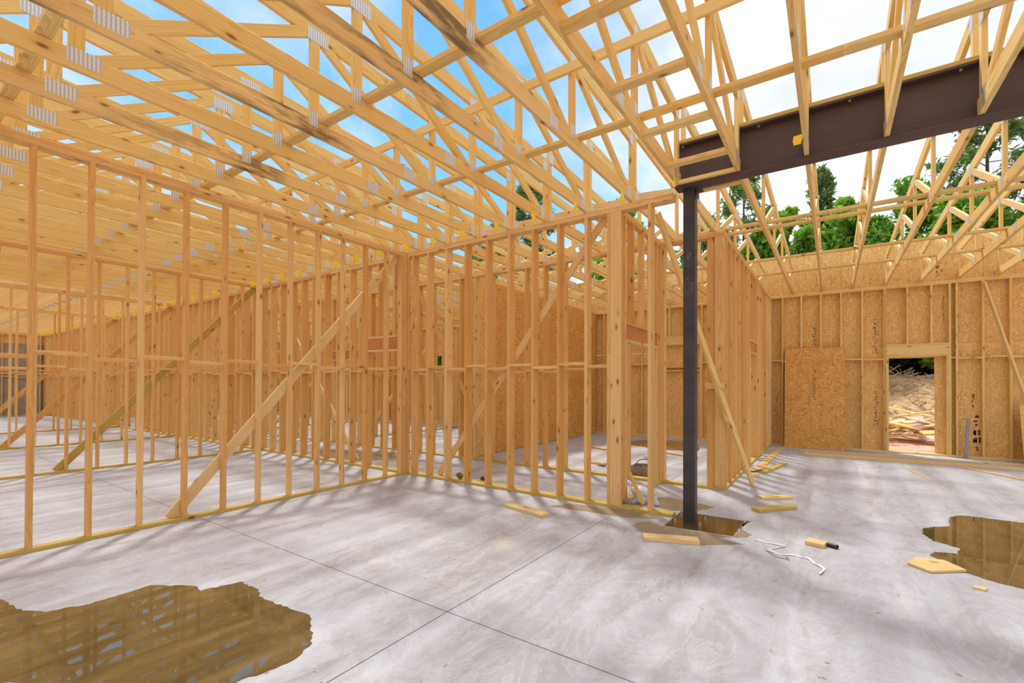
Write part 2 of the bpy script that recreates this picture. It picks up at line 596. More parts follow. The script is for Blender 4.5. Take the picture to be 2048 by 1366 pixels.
# ------------------------------------------------------------------ floor slab
floor = empty('floor', (0, 0, 0), 'smooth grey concrete floor slab with thin saw-cut joints', None, None, 'structure')
PIT = (-1.495, -0.82, 5.05, 5.77)
g = 0.004
xs = [XL - 2.0, -2.113, 8.0]
ys = [-5.0, 2.312, 7.60, 13.70]
for i in range(2):
    for j in range(3):
        x0, x1, y0, y1 = xs[i] + (g if i else 0), xs[i + 1] - g, ys[j] + (g if j else 0), ys[j + 1] - g
        if x0 < PIT[0] < x1 and y0 < PIT[2] < y1:
            a, b, c, d = PIT
            o4 = [(x0, y0), (x1, y0), (x1, y1), (x0, y1)]
            i4 = [(a, c), (b, c + 0.05), (b + 0.02, d), (a, d - 0.02)]
            vs = [(*q, 0) for q in o4] + [(*q, 0) for q in i4] + [(*q, -0.09) for q in i4] + [(*q, -0.10) for q in o4]
            fs = [(k, (k + 1) % 4, 4 + (k + 1) % 4, 4 + k) for k in range(4)]
            fs += [(4 + k, 4 + (k + 1) % 4, 8 + (k + 1) % 4, 8 + k) for k in range(4)] + [(8, 9, 10, 11)]
            fs += [(12 + k, 12 + (k + 1) % 4, (k + 1) % 4, k) for k in range(4)]
            mesh_obj('slab_panel', vs, fs, 'concrete', floor)
        else:
            vs = [(x0, y0, 0), (x1, y0, 0), (x1, y1, 0), (x0, y1, 0), (x0, y0, -.1), (x1, y0, -.1), (x1, y1, -.1), (x0, y1, -.1)]
            mesh_obj('slab_panel', vs, [(0, 1, 2, 3), (4, 5, 1, 0), (5, 6, 2, 1), (6, 7, 3, 2), (7, 4, 0, 3)], 'concrete', floor)
M['joint'] = flat_mat('joint_dirt', (0.16, 0.12, 0.09), 0.9)
mesh_obj('slab_bed', [(XL - 2, -5, -.012), (-1.6, -5, -.012), (-1.6, 13.6, -.012), (XL - 2, 13.6, -.012), (-0.7, -5, -.012), (8, -5, -.012), (8, 13.6, -.012), (-.7, 13.6, -.012),
                      (-1.6, 5.0, -.012), (-.7, 5.0, -.012), (-1.6, -5, -.012), (-.7, -5, -.012), (-1.6, 5.9, -.012), (-.7, 5.9, -.012), (-1.6, 13.6, -.012), (-.7, 13.6, -.012)],
         [(0, 1, 2, 3), (4, 5, 6, 7), (10, 11, 9, 8), (12, 13, 15, 14)], 'joint', floor)
pw = prism('pit_water', [(PIT[0] + .003, PIT[2] + .004), (PIT[1] - .002, PIT[2] + .052), (PIT[1] + .016, PIT[3] - .004), (PIT[0] + .003, PIT[3] - .024)], -0.05, -0.009, 'pitwater')
tag(pw, 'brown rain water standing in the square pit at the steel post foot', 'puddle')


def wobble(pts, amp, n=7, seed=1):
    rg = random.Random(seed)
    out = []
    m = len(pts)
    for i in range(m):
        a, b = Vector((*pts[i], 0)), Vector((*pts[(i + 1) % m], 0))
        d = b - a
        nrm = Vector((-d.y, d.x, 0)).normalized() if d.length > 1e-6 else Vector((0, 0, 0))
        k = max(2, min(16, int(d.length / 0.03)))
        for s in range(k):
            f = s / k
            j = rg.uniform(-amp, amp) * (1 if s else 0.4)
            q = a + d * f + nrm * j
            out.append((q.x, q.y))
    return out


P1 = [(-4.9, 0.1), (-4.78, 0.65), (-4.43, 0.7), (-4.28, 0.78), (-4.19, 0.99), (-4.2, 1.33), (-3.92, 1.52), (-3.8, 1.51), (-3.72, 1.75), (-3.5, 1.76),
      (-3.35, 1.71), (-3.02, 1.73), (-2.82, 1.76), (-2.5, 1.58), (-2.43, 1.43), (-2.45, 1.3), (-2.49, 1.15), (-2.62, 1.02), (-3.0, 0.78), (-3.46, 0.47), (-3.9, 0.1), (-4.3, -0.2)]
o = prism('puddle', wobble(P1, 0.011, seed=3), 0.0, 0.0025, 'water')
tag(o, 'large shallow brown puddle on the slab in front of the long stud wall', 'puddle')
P2 = [(0.76, 5.68), (0.93, 5.74), (0.98, 5.95), (0.82, 6.08), (0.76, 6.31), (0.8, 6.56), (1.05, 6.85), (1.08, 7.1), (1.12, 7.3), (1.24, 7.48), (1.75, 7.47), (2.4, 7.3), (2.7, 6.6),
      (2.5, 5.7), (1.9, 5.1), (1.5, 4.98), (1.18, 5.05), (1.09, 5.07), (0.88, 5.21), (0.78, 5.43), (0.72, 5.55)]
o = prism('puddle', wobble(P2, 0.012, seed=5), 0.0, 0.0025, 'water')
tag(o, 'brown puddle on the open slab to the side of the steel post, beside plywood scrap', 'puddle')
P3 = [(-1.78, 4.86), (-1.76, 5.03), (-1.66, 5.1), (-1.54, 5.04), (-1.49, 5.03), (-0.815, 5.08), (-0.79, 5.8), (-0.73, 5.77), (-0.82, 5.56), (-0.78, 5.4), (-0.73, 5.33), (-0.67, 5.25), (-0.71, 5.13),
      (-0.94, 4.97), (-0.70, 4.90), (-1.02, 4.64), (-1.23, 4.63), (-1.47, 4.66), (-1.62, 4.7)]
o = prism('damp_patch', wobble(P3, 0.01, seed=9), 0.0, 0.0015, 'damp')
tag(o, 'damp dark patch of concrete in front of the water pit', 'damp patch')
P4 = [(-1.8, 5.75), (-1.93, 6.25), (-1.81, 6.4), (-1.61, 6.3), (-1.37, 6.24), (-1.2, 6.18), (-1.3, 5.95), (-1.42, 5.79), (-1.58, 5.72)]
o = prism('damp_patch', wobble(P4, 0.012, seed=11), 0.0, 0.0015, 'damp')
tag(o, 'damp brown patch of concrete behind the steel post, beside the plastic litter', 'damp patch')
P5 = [(-2.9, 5.02), (-2.75, 5.3), (-2.2, 5.39), (-1.75, 5.39), (-1.62, 5.25), (-1.95, 5.1), (-2.4, 5.08)]
o = prism('damp_patch', wobble(P5, 0.012, seed=13), 0.0, 0.0012, 'damp')
tag(o, 'damp stain on concrete along the sole plate of corridor wall', 'damp patch')
P6 = [(-4.6, 11.7), (-4.2, 12.6), (-3.4, 12.9), (-2.8, 12.4), (-2.5, 11.2), (-3.2, 10.9), (-4.1, 11.2)]
o = prism('damp_patch', wobble(P6, 0.03, seed=15), 0.0, 0.0015, 'water')
tag(o, 'dark puddle inside the room at the back, beyond the corridor', 'puddle')
P7 = [(-9.3, 6.6), (-8.2, 6.95), (-7.3, 7.05), (-6.9, 6.6), (-7.6, 5.75), (-8.8, 5.7), (-9.5, 6.0)]
o = prism('damp_patch', wobble(P7, 0.03, seed=17), 0.0, 0.0015, 'damp')
tag(o, 'damp brown patch on the corridor floor behind the door header', 'damp patch')


# ------------------------------------------------------------------ framed walls
def frame_wall(root, axis, n0, n1, u0, u1, ztop, first, openings=(), block=None, treated=True, blk_depth=None, mat='stud', skip=None, extra=(), plate_len=4.85, side_off=0.0, zigs=None):
    """axis 'x' or 'y' = direction the wall runs; n0..n1 its thickness across; openings = (ua, ub, header z0, header z1, header material)"""
    def put(nm, ua, ub, na, nb, z0, z1, m):
        if axis == 'x':
            return bx(nm, root, ua, ub, na, nb, z0, z1, m)
        return bx(nm, root, na, nb, ua, ub, z0, z1, m)

    def run(nm, z0, z1, m, shift):
        a = u0
        b = u0 + plate_len - shift
        while a < u1 - 1e-3:
            e = min(b, u1)
            put(nm, a, e - 0.002, n0, n1, z0, z1, m)
            a, b = e, e + plate_len
    run('bottom_plate', 0.0, 0.038, 'treated' if treated else mat, 0.0)
    run('top_plate', ztop - 0.076, ztop - 0.038, mat, 1.9)
    run('top_plate', ztop - 0.038, ztop, mat, 0.4)
    z_hi = ztop - 0.076
    studs = []
    u = first
    while u < u1 - 0.036:
        if u >= u0 - 1e-4:
            studs.append(u)
        u += SP
    for e in (u0, u1 - 0.038):
        if all(abs(e - s) > 0.06 for s in studs):
            studs.append(e)
    studs = [s for s in studs if not (skip and any(a <= s <= b for a, b in skip))]
    studs = sorted(studs + list(extra))
    full = []
    for s in studs:
        op = next((q for q in openings if q[0] - 0.06 < s < q[1] + 0.03), None)
        if op is None:
            put('stud', s, s + 0.038, n0, n1, 0.038, z_hi, mat)
            full.append(s)
        elif op[0] + 0.05 < s < op[1] - 0.08:
            put('cripple_stud', s, s + 0.038, n0, n1, op[3] + 0.038, z_hi, mat)
    for (a, b, h0, h1, hm) in openings:
        for s in (a - 0.076, b + 0.038):
            put('king_stud', s, s + 0.037, n0, n1, 0.038, z_hi, mat)
            full.append(s)
        for s in (a - 0.038, b):
            put('jack_stud', s, s + 0.037, n0, n1, 0.038, h0 - 0.038, mat)
        put('header', a - 0.037, b + 0.037, n0 + 0.004, n1 - 0.02, h0, h1, hm)
        put('header_plate', a - 0.037, b + 0.037, n0, n1, h0 - 0.038, h0 - 0.001, mat)
        put('header_plate', a - 0.037, b + 0.037, n0, n1, h1 + 0.001, h1 + 0.037, mat)
    if block:
        full.sort()
        k = 0
        for s, e in zip(full, full[1:]):
            if not 0.1 < e - s < 0.48:
                continue
            mid = (s + e) / 2
            if any(a < mid < b for (a, b, *_r) in openings):
                continue
            z = block[k % 2] + random.uniform(-.006, .006)
            k += 1
            put('blocking', s + 0.0385, e - 0.0005, n0 + 0.003, n0 + 0.003 + (blk_depth or (n1 - n0)) - 0.006, z - 0.019, z + 0.019, mat)


# the long wall between the front rooms and the corridor
rootB = empty('wall_corridor', (0, 0, 0), 'long stud wall of deep upright boards along the corridor, ending at the steel post', None, None, 'structure')
openB = [(-6.94, -6.08, 2.12, 2.32, 'red')]
frame_wall(rootB, 'x', YB, YB + 0.14, XL, -1.50, ZB, -5.43 - SP * 82, openB + [(-19.4, -18.5, 2.12, 2.32, 'red')], (1.785, 1.745), skip=[(-1.95, -1.4), (-2.24, -2.14), (-5.96, -5.70)],
           extra=(-1.79, -2.302, -5.777))
bx('backing_board', rootB, XA - 0.058, XA + 0.038, YB, YB + 0.038, 0.038, ZB - 0.077, 'stud')
bx('backing_board', rootB, -2.262, -2.122, YB, YB + 0.038, 0.038, ZB - 0.077, 'stud')
stick('diagonal_brace', rootB, (-5.28, YB + 0.161, 0.05), (-2.33, YB + 0.161, 3.74), 0.089, 0.036, 'stud', (0, 1, 0))
stick('diagonal_brace', rootB, (-10.52, YB + 0.161, 3.62), (-7.40, YB + 0.161, 0.07), 0.089, 0.036, 'white', (0, 1, 0))

# partitions running from the corridor wall towards the camera
for k in range(4):
    xa = (XA, XA2, XA3)[k] if k < 3 else XA3 - 4.68 * (k - 2)
    lab = ['nearest open stud wall with a diagonal brace, standing across the front of the slab', 'second open stud wall, parallel behind the nearest one',
           'third open stud wall, seen through the second'][k] if k < 3 else 'fourth open stud wall, farthest before the grey block wall'
    r = empty('wall_partition', (xa, 0, 0), lab, None, None, 'structure')
    frame_wall(r, 'y', xa - 0.089, xa, -2.2, YB - 0.003, ZB - 0.002, 0.949 - SP * 8, (), (1.785, 1.745), mat='stud', skip=[(5.2, 5.5)] if k == 0 else None, extra=(5.27,) if k == 0 else ())
    stick('diagonal_brace', r, (xa - 0.108, 2.06, 0.03), (xa - 0.108, 5.30, 3.66), 0.12, 0.036, 'white' if k == 0 else 'treated' if k == 1 else 'stud', (1, 0, 0))
    if k == 0:
        bx('corner_stud', r, xa - 0.038, xa, 5.3145, 5.4035, 0.0385, ZB - 0.0785, 'stud')

# corridor back wall
rootD = empty('wall_corridor_back', (0, 0, 0), 'second corridor stud wall, standing behind the long corridor wall', None, None, 'structure')
frame_wall(rootD, 'x', YD, YD + 0.14, XL, XE, 3.745, -4.70 - SP * 84, [(-10.56, -9.60, 2.13, 2.33, 'red'), (-17.6, -16.7, 2.12, 2.32, 'red')], (1.775, 1.735), skip=[(-2.08, -1.25), (-3.5, -2.2), (-11.1, -10.62), (-9.58, -9.40)], extra=(-3.47, -2.98, -2.74, -2.17))
stick('diagonal_brace', rootD, (-7.55, YD - 0.022, 3.68), (-5.35, YD - 0.022, 0.08), 0.089, 0.036, 'stud', (0, 1, 0))

# short return wall between corridor walls
rootF = empty('wall_corridor_end', (0, 0, 0), 'short return wall with a door header, crossing the corridor beside the steel post', None, None, 'structure')
frame_wall(rootF, 'y', -2.25, -2.161, YB + 0.142, YD - 0.003, 3.73, YB + 0.142, [(5.74, 6.95, 2.10, 2.285, 'red')], None)

# wall from the corridor to the back wall
rootE = empty('wall_right', (0, 0, 0), 'stud wall running away from the steel post to the back wall, with a door header', None, None, 'structure')
frame_wall(rootE, 'y', XE - 0.14, XE, YD + 0.142, YK - 0.003, 3.742, YD + 0.145, [(9.80, 10.66, 2.17, 2.36, 'red')], None)
bx('corner_stud', rootD, XE - 0.14, XE - 0.001, YD + 0.0005, YD + 0.038, 0.0385, 3.668, 'stud')
bx('corner_stud', rootD, -1.511, -1.412, YD + 0.02, YD + 0.058, 0.0385, 3.668, 'stud')

# sheathed wall
rootO = empty('wall_sheathed', (0, 0, 0), 'tall wall sheathed with strand board, standing beyond the corridor', None, None, 'structure')
frame_wall(rootO, 'y', XO - 0.152, XO - 0.012, YD + 0.142, YK - 0.003, 3.742, YD + 0.145, (), None)
ypan = [7.40, 8.22, 9.44, 10.66, 11.88, 13.10, YK - 0.005]
for a, b in zip(ypan, ypan[1:]):
    for z0, z1 in ((0.02, 1.378), (1.382, 3.74)):
        bx('panel', rootO, XO - 0.0115, XO, a + 0.002, b - 0.002, z0, z1, 'osb' if b < 8.5 else 'osb2')

# rooms beyond the corridor further along
for k, xa in enumerate((-10.70, -15.4, -20.0, -24.7)):
    r = empty('wall_room', (xa, 0, 0), '%s open partition beyond the corridor, past the sheathed wall' % ORD[k], None, None, 'structure')
    frame_wall(r, 'y', xa - 0.089, xa, YD + 0.143, YK - 0.003, 3.742, YD + 0.3, (), (1.78, 1.74))
    stick('diagonal_brace', r, (xa + 0.02, 8.2, 0.05), (xa + 0.02, 11.6, 3.6), 0.089, 0.036, 'white', (1, 0, 0))

# back wall with sheathing
rootK = empty('wall_back', (0, 0, 0), 'back wall of studs sheathed outside with strand board, with a door opening', None, None, 'structure')
kx0 = -1.045 - SP * 92
frame_wall(rootK, 'x', YK, YK + 0.14, XL, 6.6, ZK, kx0, [(1.062, 2.03, 2.20, 2.412, 'pine'), (-4.02, -3.02, 2.68, 2.86, 'pine')], (2.13, 2.115), treated=False, mat='pine')
for z0 in (1.90, 2.0):
    bx('window_sill_plate', rootK, -4.02, -3.02, YK, YK + 0.14, z0, z0 + 0.038, 'pine')
PT = 0.011
yp = YK + 0.1425
k = -24
while True:
    a = -1.03 + 1.22 * k
    b = a + 1.22
    if a > 6.4:
        break
    def pan(xa_, xb_, z0, z1, m='osb'):
        bx('panel', rootK, xa_ + 0.002, xb_ - 0.002, yp, yp + PT, z0, z1, m)
    if a < 1.057 < b:
        pan(a, 1.057, 0.0, 2.438)
        pan(1.057, b, 2.135, 2.438)
    elif a < 1.85 < b:
        pan(a, 1.85, 2.135, 2.438)
        pan(1.85, b, 0.0, 2.438)
    elif a < -13.0 < b:
        pan(a, -13.29, 0, 2.438) if a < -13.3 else None
        pan(max(a, -13.29), min(b, -12.69), 0, 2.13)
        pan(min(b, -12.69), b, 0, 2.438) if b > -12.68 else None
    else:
        pan(a, b, 0.0, 2.438)
    top = 4.74
    if a < -13.0 < b:
        pan(max(a, -13.29), min(b, -12.69), 2.64, top)
        if a < -13.3:
            pan(a, -13.29, 2.442, top)
        if b > -12.68:
            pan(-12.69, b, 2.442, top)
    else:
        pan(a, b, 2.442, top)
    k += 1


# printed marks on the strand board: the strokes are too faint in the photo to be read as letters
def stamp(parent, x, z0, z1, y, wdt, n, seed, bold=1.0):
    rg = random.Random(seed)
    vs, fs = [], []
    z = z1
    step = (z1 - z0) / n
    for i in range(n):
        zc = z1 - (i + 0.5) * step
        for s in range(rg.randint(2, 4)):
            if rg.random() < 0.5:
                a = (x - wdt / 2 + rg.random() * wdt * 0.5, zc + rg.uniform(-.36, .36) * step, wdt * rg.uniform(.3, .5), step * 0.11 * bold)
            else:
                a = (x - wdt / 2 + rg.random() * wdt * 0.85, zc - step * 0.36, wdt * 0.14 * bold, step * rg.uniform(.45, .75))
            b = len(vs)
            vs += [(a[0], y, a[1]), (a[0] + a[2], y, a[1]), (a[0] + a[2], y, a[1] + a[3]), (a[0], y, a[1] + a[3])]
            fs.append((b, b + 1, b + 2, b + 3))
    o = mesh_obj('printed_mark', [(v[0] - parent.location[0], v[1] - parent.location[1], v[2] - parent.location[2]) for v in vs], fs, 'ink', parent)
    o['kind'] = 'stuff'
    return o


ysn = yp - 0.001
for (x, a, b, wd, n, sd_) in ((-0.36, 2.50, 3.05, 0.10, 11, 1), (0.83, 2.25, 3.10, 0.09, 16, 2), (0.84, 0.55, 1.40, 0.08, 14, 3), (2.52, 0.12, 0.95, 0.13, 5, 4), (2.47, 1.05, 1.35, 0.06, 3, 5),
                              (2.0, 2.9, 3.5, 0.05, 12, 6), (-0.30, 3.95, 4.2, 0.04, 4, 7), (0.75, 3.85, 4.05, 0.06, 2, 8), (1.93, 3.9, 4.25, 0.12, 4, 9), (3.24, 3.95, 4.3, 0.1, 4, 10),
                              (-1.17, 0.4, 1.3, 0.05, 14, 11), (-2.72, 2.2, 3.3, 0.10, 18, 12), (2.22, 2.25, 2.9, 0.04, 10, 13)):
    stamp(rootK, x, a, b, ysn, wd, n, sd_, 1.8 if sd_ in (4, 5) else 1.0)
for (x, z) in ((0.02, 2.97), (1.19, 2.99), (2.36, 3.02), (0.31, 0.42), (2.83, 0.79), (2.95, 3.57), (-3.71, 3.06)):
    q = bx('sticker', rootK, x - 0.032, x + 0.032, yp - 0.0022, yp - 0.0004, z - 0.017, z + 0.017, 'paper')
    q['label'] = 'small white grade sticker'
    vs = [(x - .02 + .014 * i + dx, yp - 0.003, z + dz) for i in range(3) for dx, dz in ((0, -.007), (.008, -.007), (.008, .007), (0, .007))]
    p = mesh_obj('sticker_print', [(v[0] - q.location[0], v[1] - q.location[1], v[2] - q.location[2]) for v in vs], [(0, 1, 2, 3), (4, 5, 6, 7), (8, 9, 10, 11)], 'ink')
    p.parent = q
    p['kind'] = 'stuff'

# far end wall in grey block, and a plain wall behind the camera that carries the other truss ends
rootX = empty('wall_far', (XL, 0, 0), 'grey block wall closing the far end of the building behind rows of studs', None, None, 'structure')
for i in range(17):
    bx('panel', rootX, XL - 0.2, XL - 0.02, -4.0 + i * 1.04, -4.0 + i * 1.04 + 1.035, 0, 3.25, 'block')
for i in range(4):
    bx('gable_board', rootX, XL - 0.2, XL - 0.02, -4.0 + i * 4.4, -4.0 + i * 4.4 + 4.39, 3.26, 4.3, 'stud')
frame_wall(rootX, 'y', XL, XL + 0.089, -4, YK, ZB - 0.002, -4, (), (1.78, 1.74))
rootZ = empty('wall_front', (0, 0, 0), 'stud wall under the outer truss ends', None, None, 'structure')
frame_wall(rootZ, 'x', -2.44, -2.30, XL, 6.4, ZB, XL, (), None)

# ------------------------------------------------------------------ roof trusses
FRONT_NODES = [-2.0, -0.5, 0.93, 2.385, 3.875]


def truss_parts(kind):
    """list of (name, p0, p1, width, thickness, material); x = 0 plane, z above the bearing"""
    P = []
    if kind in ('front', 'front_beam'):
        e = 5.39 if kind == 'front' else 5.155
        ce = 5.388 if kind == 'front' else 5.31
        zt = lambda y: 0.986 - 0.05 * (y - 2.852) - 0.07      # top chord centre line
        P.append(('bottom_chord', (0, -2.42, 0.071), (0, 3.499, 0.071), 0.139, 0.038))
        P.append(('bottom_chord', (0, 3.501, 0.071), (0, ce, 0.071), 0.139, 0.038))
        P.append(('top_chord', (0, -2.42, zt(-2.42)), (0, e + 0.089, zt(e + 0.089)), 0.139, 0.038))
        for y in FRONT_NODES:
            P.append(('web_post', (0, y, 0.06), (0, y, zt(y) + 0.01), 0.089, 0.0364))
        P.append(('end_post', (0, e + 0.0445, 0.002 if kind == 'front' else 0.02), (0, e + 0.0445, zt(e) + 0.05), 0.089, 0.0368))
        for a, b in ((-2.0, -0.5), (-0.5, 0.93), (0.93, 2.385)):
            P.append(('web_diagonal', (0, a + 0.09, 0.11), (0, b - 0.05, zt(b) - 0.03), 0.089, 0.0352))
        for a, b in ((2.385, 3.875), (3.875, e + 0.02)):
            P.append(('web_diagonal', (0, a + 0.06, zt(a) - 0.05), (0, b - 0.08, 0.10), 0.089, 0.0352))
        pl = [(0.97, 0.10, 0.19, 0.11), (2.375, 0.145, 0.088, 0.13), (3.5, 0.075, 0.155, 0.115), (3.865, 0.145, 0.088, 0.13), (e - 0.06, 0.085, 0.10, 0.15),
              (2.41, zt(2.385) - 0.045, 0.20, 0.115), (3.89, zt(3.875) - 0.04, 0.17, 0.10), (e + 0.0, zt(e) - 0.04, 0.11, 0.12), (0.92, zt(0.93) - 0.04, 0.19, 0.11)]
    else:
        s = 5.487 if kind == 'back' else 5.435
        cs = 5.578 if kind == 'back' else 5.37
        zb = lambda y: 0.071 + 0.0075 * (y - 5.43)
        zt = lambda y: 0.93 - 0.032 * (y - 5.43)
        nodes = [7.45, 8.95, 10.45, 11.95, 13.40]
        P.append(('bottom_chord', (0, cs, zb(cs)), (0, 9.699, zb(9.7)), 0.139, 0.038))
        P.append(('bottom_chord', (0, 9.701, zb(9.7)), (0, YK + 0.138, zb(YK + 0.138)), 0.139, 0.038))
        P.append(('top_chord', (0, s, zt(s)), (0, YK + 0.06, zt(YK + 0.06)), 0.139, 0.038))
        P.append(('end_post', (0, s + 0.0445, 0.003 if kind == 'back' else 0.02), (0, s + 0.0445, zt(s) + 0.05), 0.089, 0.0368))
        for y in nodes:
            P.append(('web_post', (0, y, zb(y) + 0.01), (0, y, zt(y) - 0.01), 0.089, 0.0364))
        prev = s
        for y in nodes:
            P.append(('web_diagonal', (0, prev + 0.10, zb(prev) + 0.04), (0, y - 0.05, zt(y) - 0.04), 0.089, 0.0352))
            prev = y
        pl = []
        for y in nodes:
            pl.append((y - 0.02, zt(y) - 0.05, 0.11, 0.14))
            pl.append((y + 0.03, zb(y) + 0.04, 0.11, 0.13))
        pl += [(9.7, zb(9.7), 0.16, 0.11), (s + 0.09, zb(s) + 0.03, 0.12, 0.15), (s + 0.06, zt(s) - 0.03, 0.12, 0.13)]
    return P, pl


def truss_root(kind, name):
    r = empty(name, (0, 0, 0))
    P, pl = truss_parts(kind)
    for nm, p0, p1, wd, th in P:
        q = stick(nm, r, p0, p1, wd, th, 'white' if (nm == 'web_diagonal' and kind.startswith('back')) else 'pine', (1, 0, 0))
    return r, pl


def truss_merged(kind):
    P, pl = truss_parts(kind)
    vs, fs, mi = [], [], []
    for nm, p0, p1, wd, th in P:
        p0, p1 = Vector(p0), Vector(p1)
        ax = (p1 - p0)
        l = ax.length
        ax.normalize()
        s = Vector((1, 0, 0))
        y = s.cross(ax)
        c = (p0 + p1) / 2
        b = len(vs)
        for i in (-1, 1):
            for j, k_ in ((-1, -1), (1, -1), (1, 1), (-1, 1)):
                vs.append(c + ax * (i * l / 2) + y * (j * wd / 2) + s * (k_ * th / 2))
        fs += [(b + 3, b + 2, b + 1, b), (b + 4, b + 5, b + 6, b + 7)] + [(b + i, b + (i + 1) % 4, b + 4 + (i + 1) % 4, b + 4 + i) for i in range(4)]
        mi += [0] * 6
    for (y, z, a, h) in pl:
        b = len(vs)
        vs += [Vector((0.0195, y - a / 2, z - h / 2)), Vector((0.0195, y + a / 2, z - h / 2)), Vector((0.0195, y + a / 2, z + h / 2)), Vector((0.0195, y - a / 2, z + h / 2))]
        fs.append((b, b + 1, b + 2, b + 3))
        mi.append(1)
    me = bpy.data.meshes.new('far_truss')
    me.from_pydata([tuple(v) for v in vs], [], fs)
    me.materials.append(M['pine_y'])
    me.materials.append(M['plate'])
    me.polygons.foreach_set('material_index', mi)
    return me


M['pine_y'] = flat_mat('pine_far', (0.88, 0.64, 0.29), 0.65, 0, 0.12, 5)


def plate_mesh(a, h):
    key = ('pl', round(a, 3), round(h, 3))
    if key not in CACHE:
        me = board_mesh(a, h, 0.0014, 'plate', 0.0002)
        CACHE[key] = me
    return CACHE[key]


def put_plates(r, pl, sx):
    for (y, z, a, h) in pl:
        # local X along y, local Y along z, local Z along x
        add('plate', plate_mesh(a, h), r, (sx * 0.0199, y, z), (math.pi / 2, 0, math.pi / 2))


YEL = bpy.data.meshes.new('tag_paper')
YEL.from_pydata([(0, 0, 0), (0, 0.075, 0), (0.006, 0.08, -0.045), (0.004, 0.07, -0.095), (0.004, 0.012, -0.10), (0.007, 0.004, -0.05),
                 (0.001, 0, 0), (0.001, 0.075, 0), (0.007, 0.08, -0.045), (0.005, 0.07, -0.095), (0.005, 0.012, -0.10), (0.008, 0.004, -0.05)], [],
                [(5, 4, 3, 2, 1, 0), (6, 7, 8, 9, 10, 11)] + [(i, (i + 1) % 6, 6 + (i + 1) % 6, 6 + i) for i in range(6)])
YEL.materials.append(M['yellow'])

protos = {}
for kind in ('front', 'front_beam', 'back', 'back_beam'):
    protos[kind] = truss_root(kind, 'roof_truss')
BZ = {'front': ZB + 0.0005, 'front_beam': ZB + 0.001, 'back': ZB + 0.001, 'back_beam': ZB + 0.001}
NEAR = 22
used = set()
far_mesh = {}
tl = {}
for side in ('front', 'back'):
    for i in range(-12, 62):
        x = T0X - TS * i
        if x < XL + 0.3 or x > 5.6:
            continue
        beam = x > -1.6
        kind = side + ('_beam' if beam else '')
        z = BZ[kind]
        if side == 'front':
            if beam:
                n = -i - 1
                lab = ('roof truss hung into the near side of steel beam, right over the steel post' if n == 0 else
                       'roof truss hung in the near side of steel beam, %s past post%s' % (ORD[n - 1], ', big yellow tag' if i == -3 else ''))
            else:
                lab = 'wooden roof truss over the front rooms, %s left along the wall from the post' % ORD[i]
        else:
            if beam:
                n = -i - 1
                lab = ('low wooden roof truss between beam and back wall, beside the steel post' if n == 0 else
                       'low wooden roof truss between steel beam and back wall, %s past the post' % ORD[n - 1])
            else:
                lab = 'wooden roof truss crossing from corridor to back wall, %s from the steel post' % ORD[i]
        grp = ('front' if side == 'front' else 'back') + ' row of roof trusses'
        if i < NEAR:
            pr, pl = protos[kind]
            if kind not in used:
                used.add(kind)
                r = pr
                r.location = (x, 0, z)
                tag(r, lab, 'truss', grp)
            else:
                # copy only the wooden parts of the first one
                r = pr.copy()
                COL.objects.link(r)
                r.location = (x, 0, z)
                tag(r, lab, 'truss', grp)
                for ch in pr.children:
                    if ch.name.split('.')[0] in ('plate', 'tag'):
                        continue
                    c = ch.copy()
                    COL.objects.link(c)
                    c.parent = r
            tl[(side, i)] = r
        else:
            if kind not in far_mesh:
                far_mesh[kind] = truss_merged(kind)
            r = add('roof_truss', far_mesh[kind], None, (x, 0, z))
            tag(r, lab, 'truss', grp)
        if side == 'front' and not beam and i < 46:
            t_ = add('tag', YEL, r, (0.02, 5.04, 0.01))
            t_.scale = (1, 1.25, 1.15)
            t_['label'] = 'yellow paper tag'
for (side, i), r in tl.items():
    kind = side + ('_beam' if r.location.x > -1.6 else '')
    put_plates(r, protos[kind][1], 1 if r.location.x < 0.1 else -1)
for i, yy in ((-3, 4.95),):
    t_ = add('tag', YEL, tl[('front', i)], (-0.0195, 5.0, 0.10), (0.0, 0.25, 1.45))
    t_.scale = (1.0, 1.0, 1.0)
    t_['label'] = 'big yellow paper tag'
for i in (-6, -7, -8):
    t_ = add('tag', YEL, tl[('back', i)], (-0.026, 13.35, 0.08))
    t_['label'] = 'yellow paper tag'
for i in (-1, 1):
    t_ = add('tag', YEL, tl[('front', i)], (0.02, 5.0, 0.01)) if i == -1 else None
# mould-stained chords seen in the photo
for i, nm in ((3, 'bottom_chord'), (5, 'bottom_chord'), (0, 'bottom_chord'), (1, 'bottom_chord')):
    for ch in tl[('front', i)].children:
        if ch.name.startswith(nm):
            ch.data = ch.data.copy()
            ch.data.materials[0] = M['stain']
            ch['label'] = 'chord with dark mould stains'
            break


# ------------------------------------------------------------------ bracing boards over the chords
def brace_row(y0, y1, z0, z1, what, x_hi, x_lo, mat='pine', tilt=0.0):
    x = x_hi
    n = 0
    ln = 4.82
    while x > x_lo + 0.5:
        a = max(x - ln, x_lo)
        o = bx('lateral_brace', None, a + 0.001, x - 0.001, y0, y1, z0, z1, mat)
        tag(o, '%s brace board %s' % (ORD[n], what), 'brace', 'lateral bracing boards')
        x = a
        n += 1


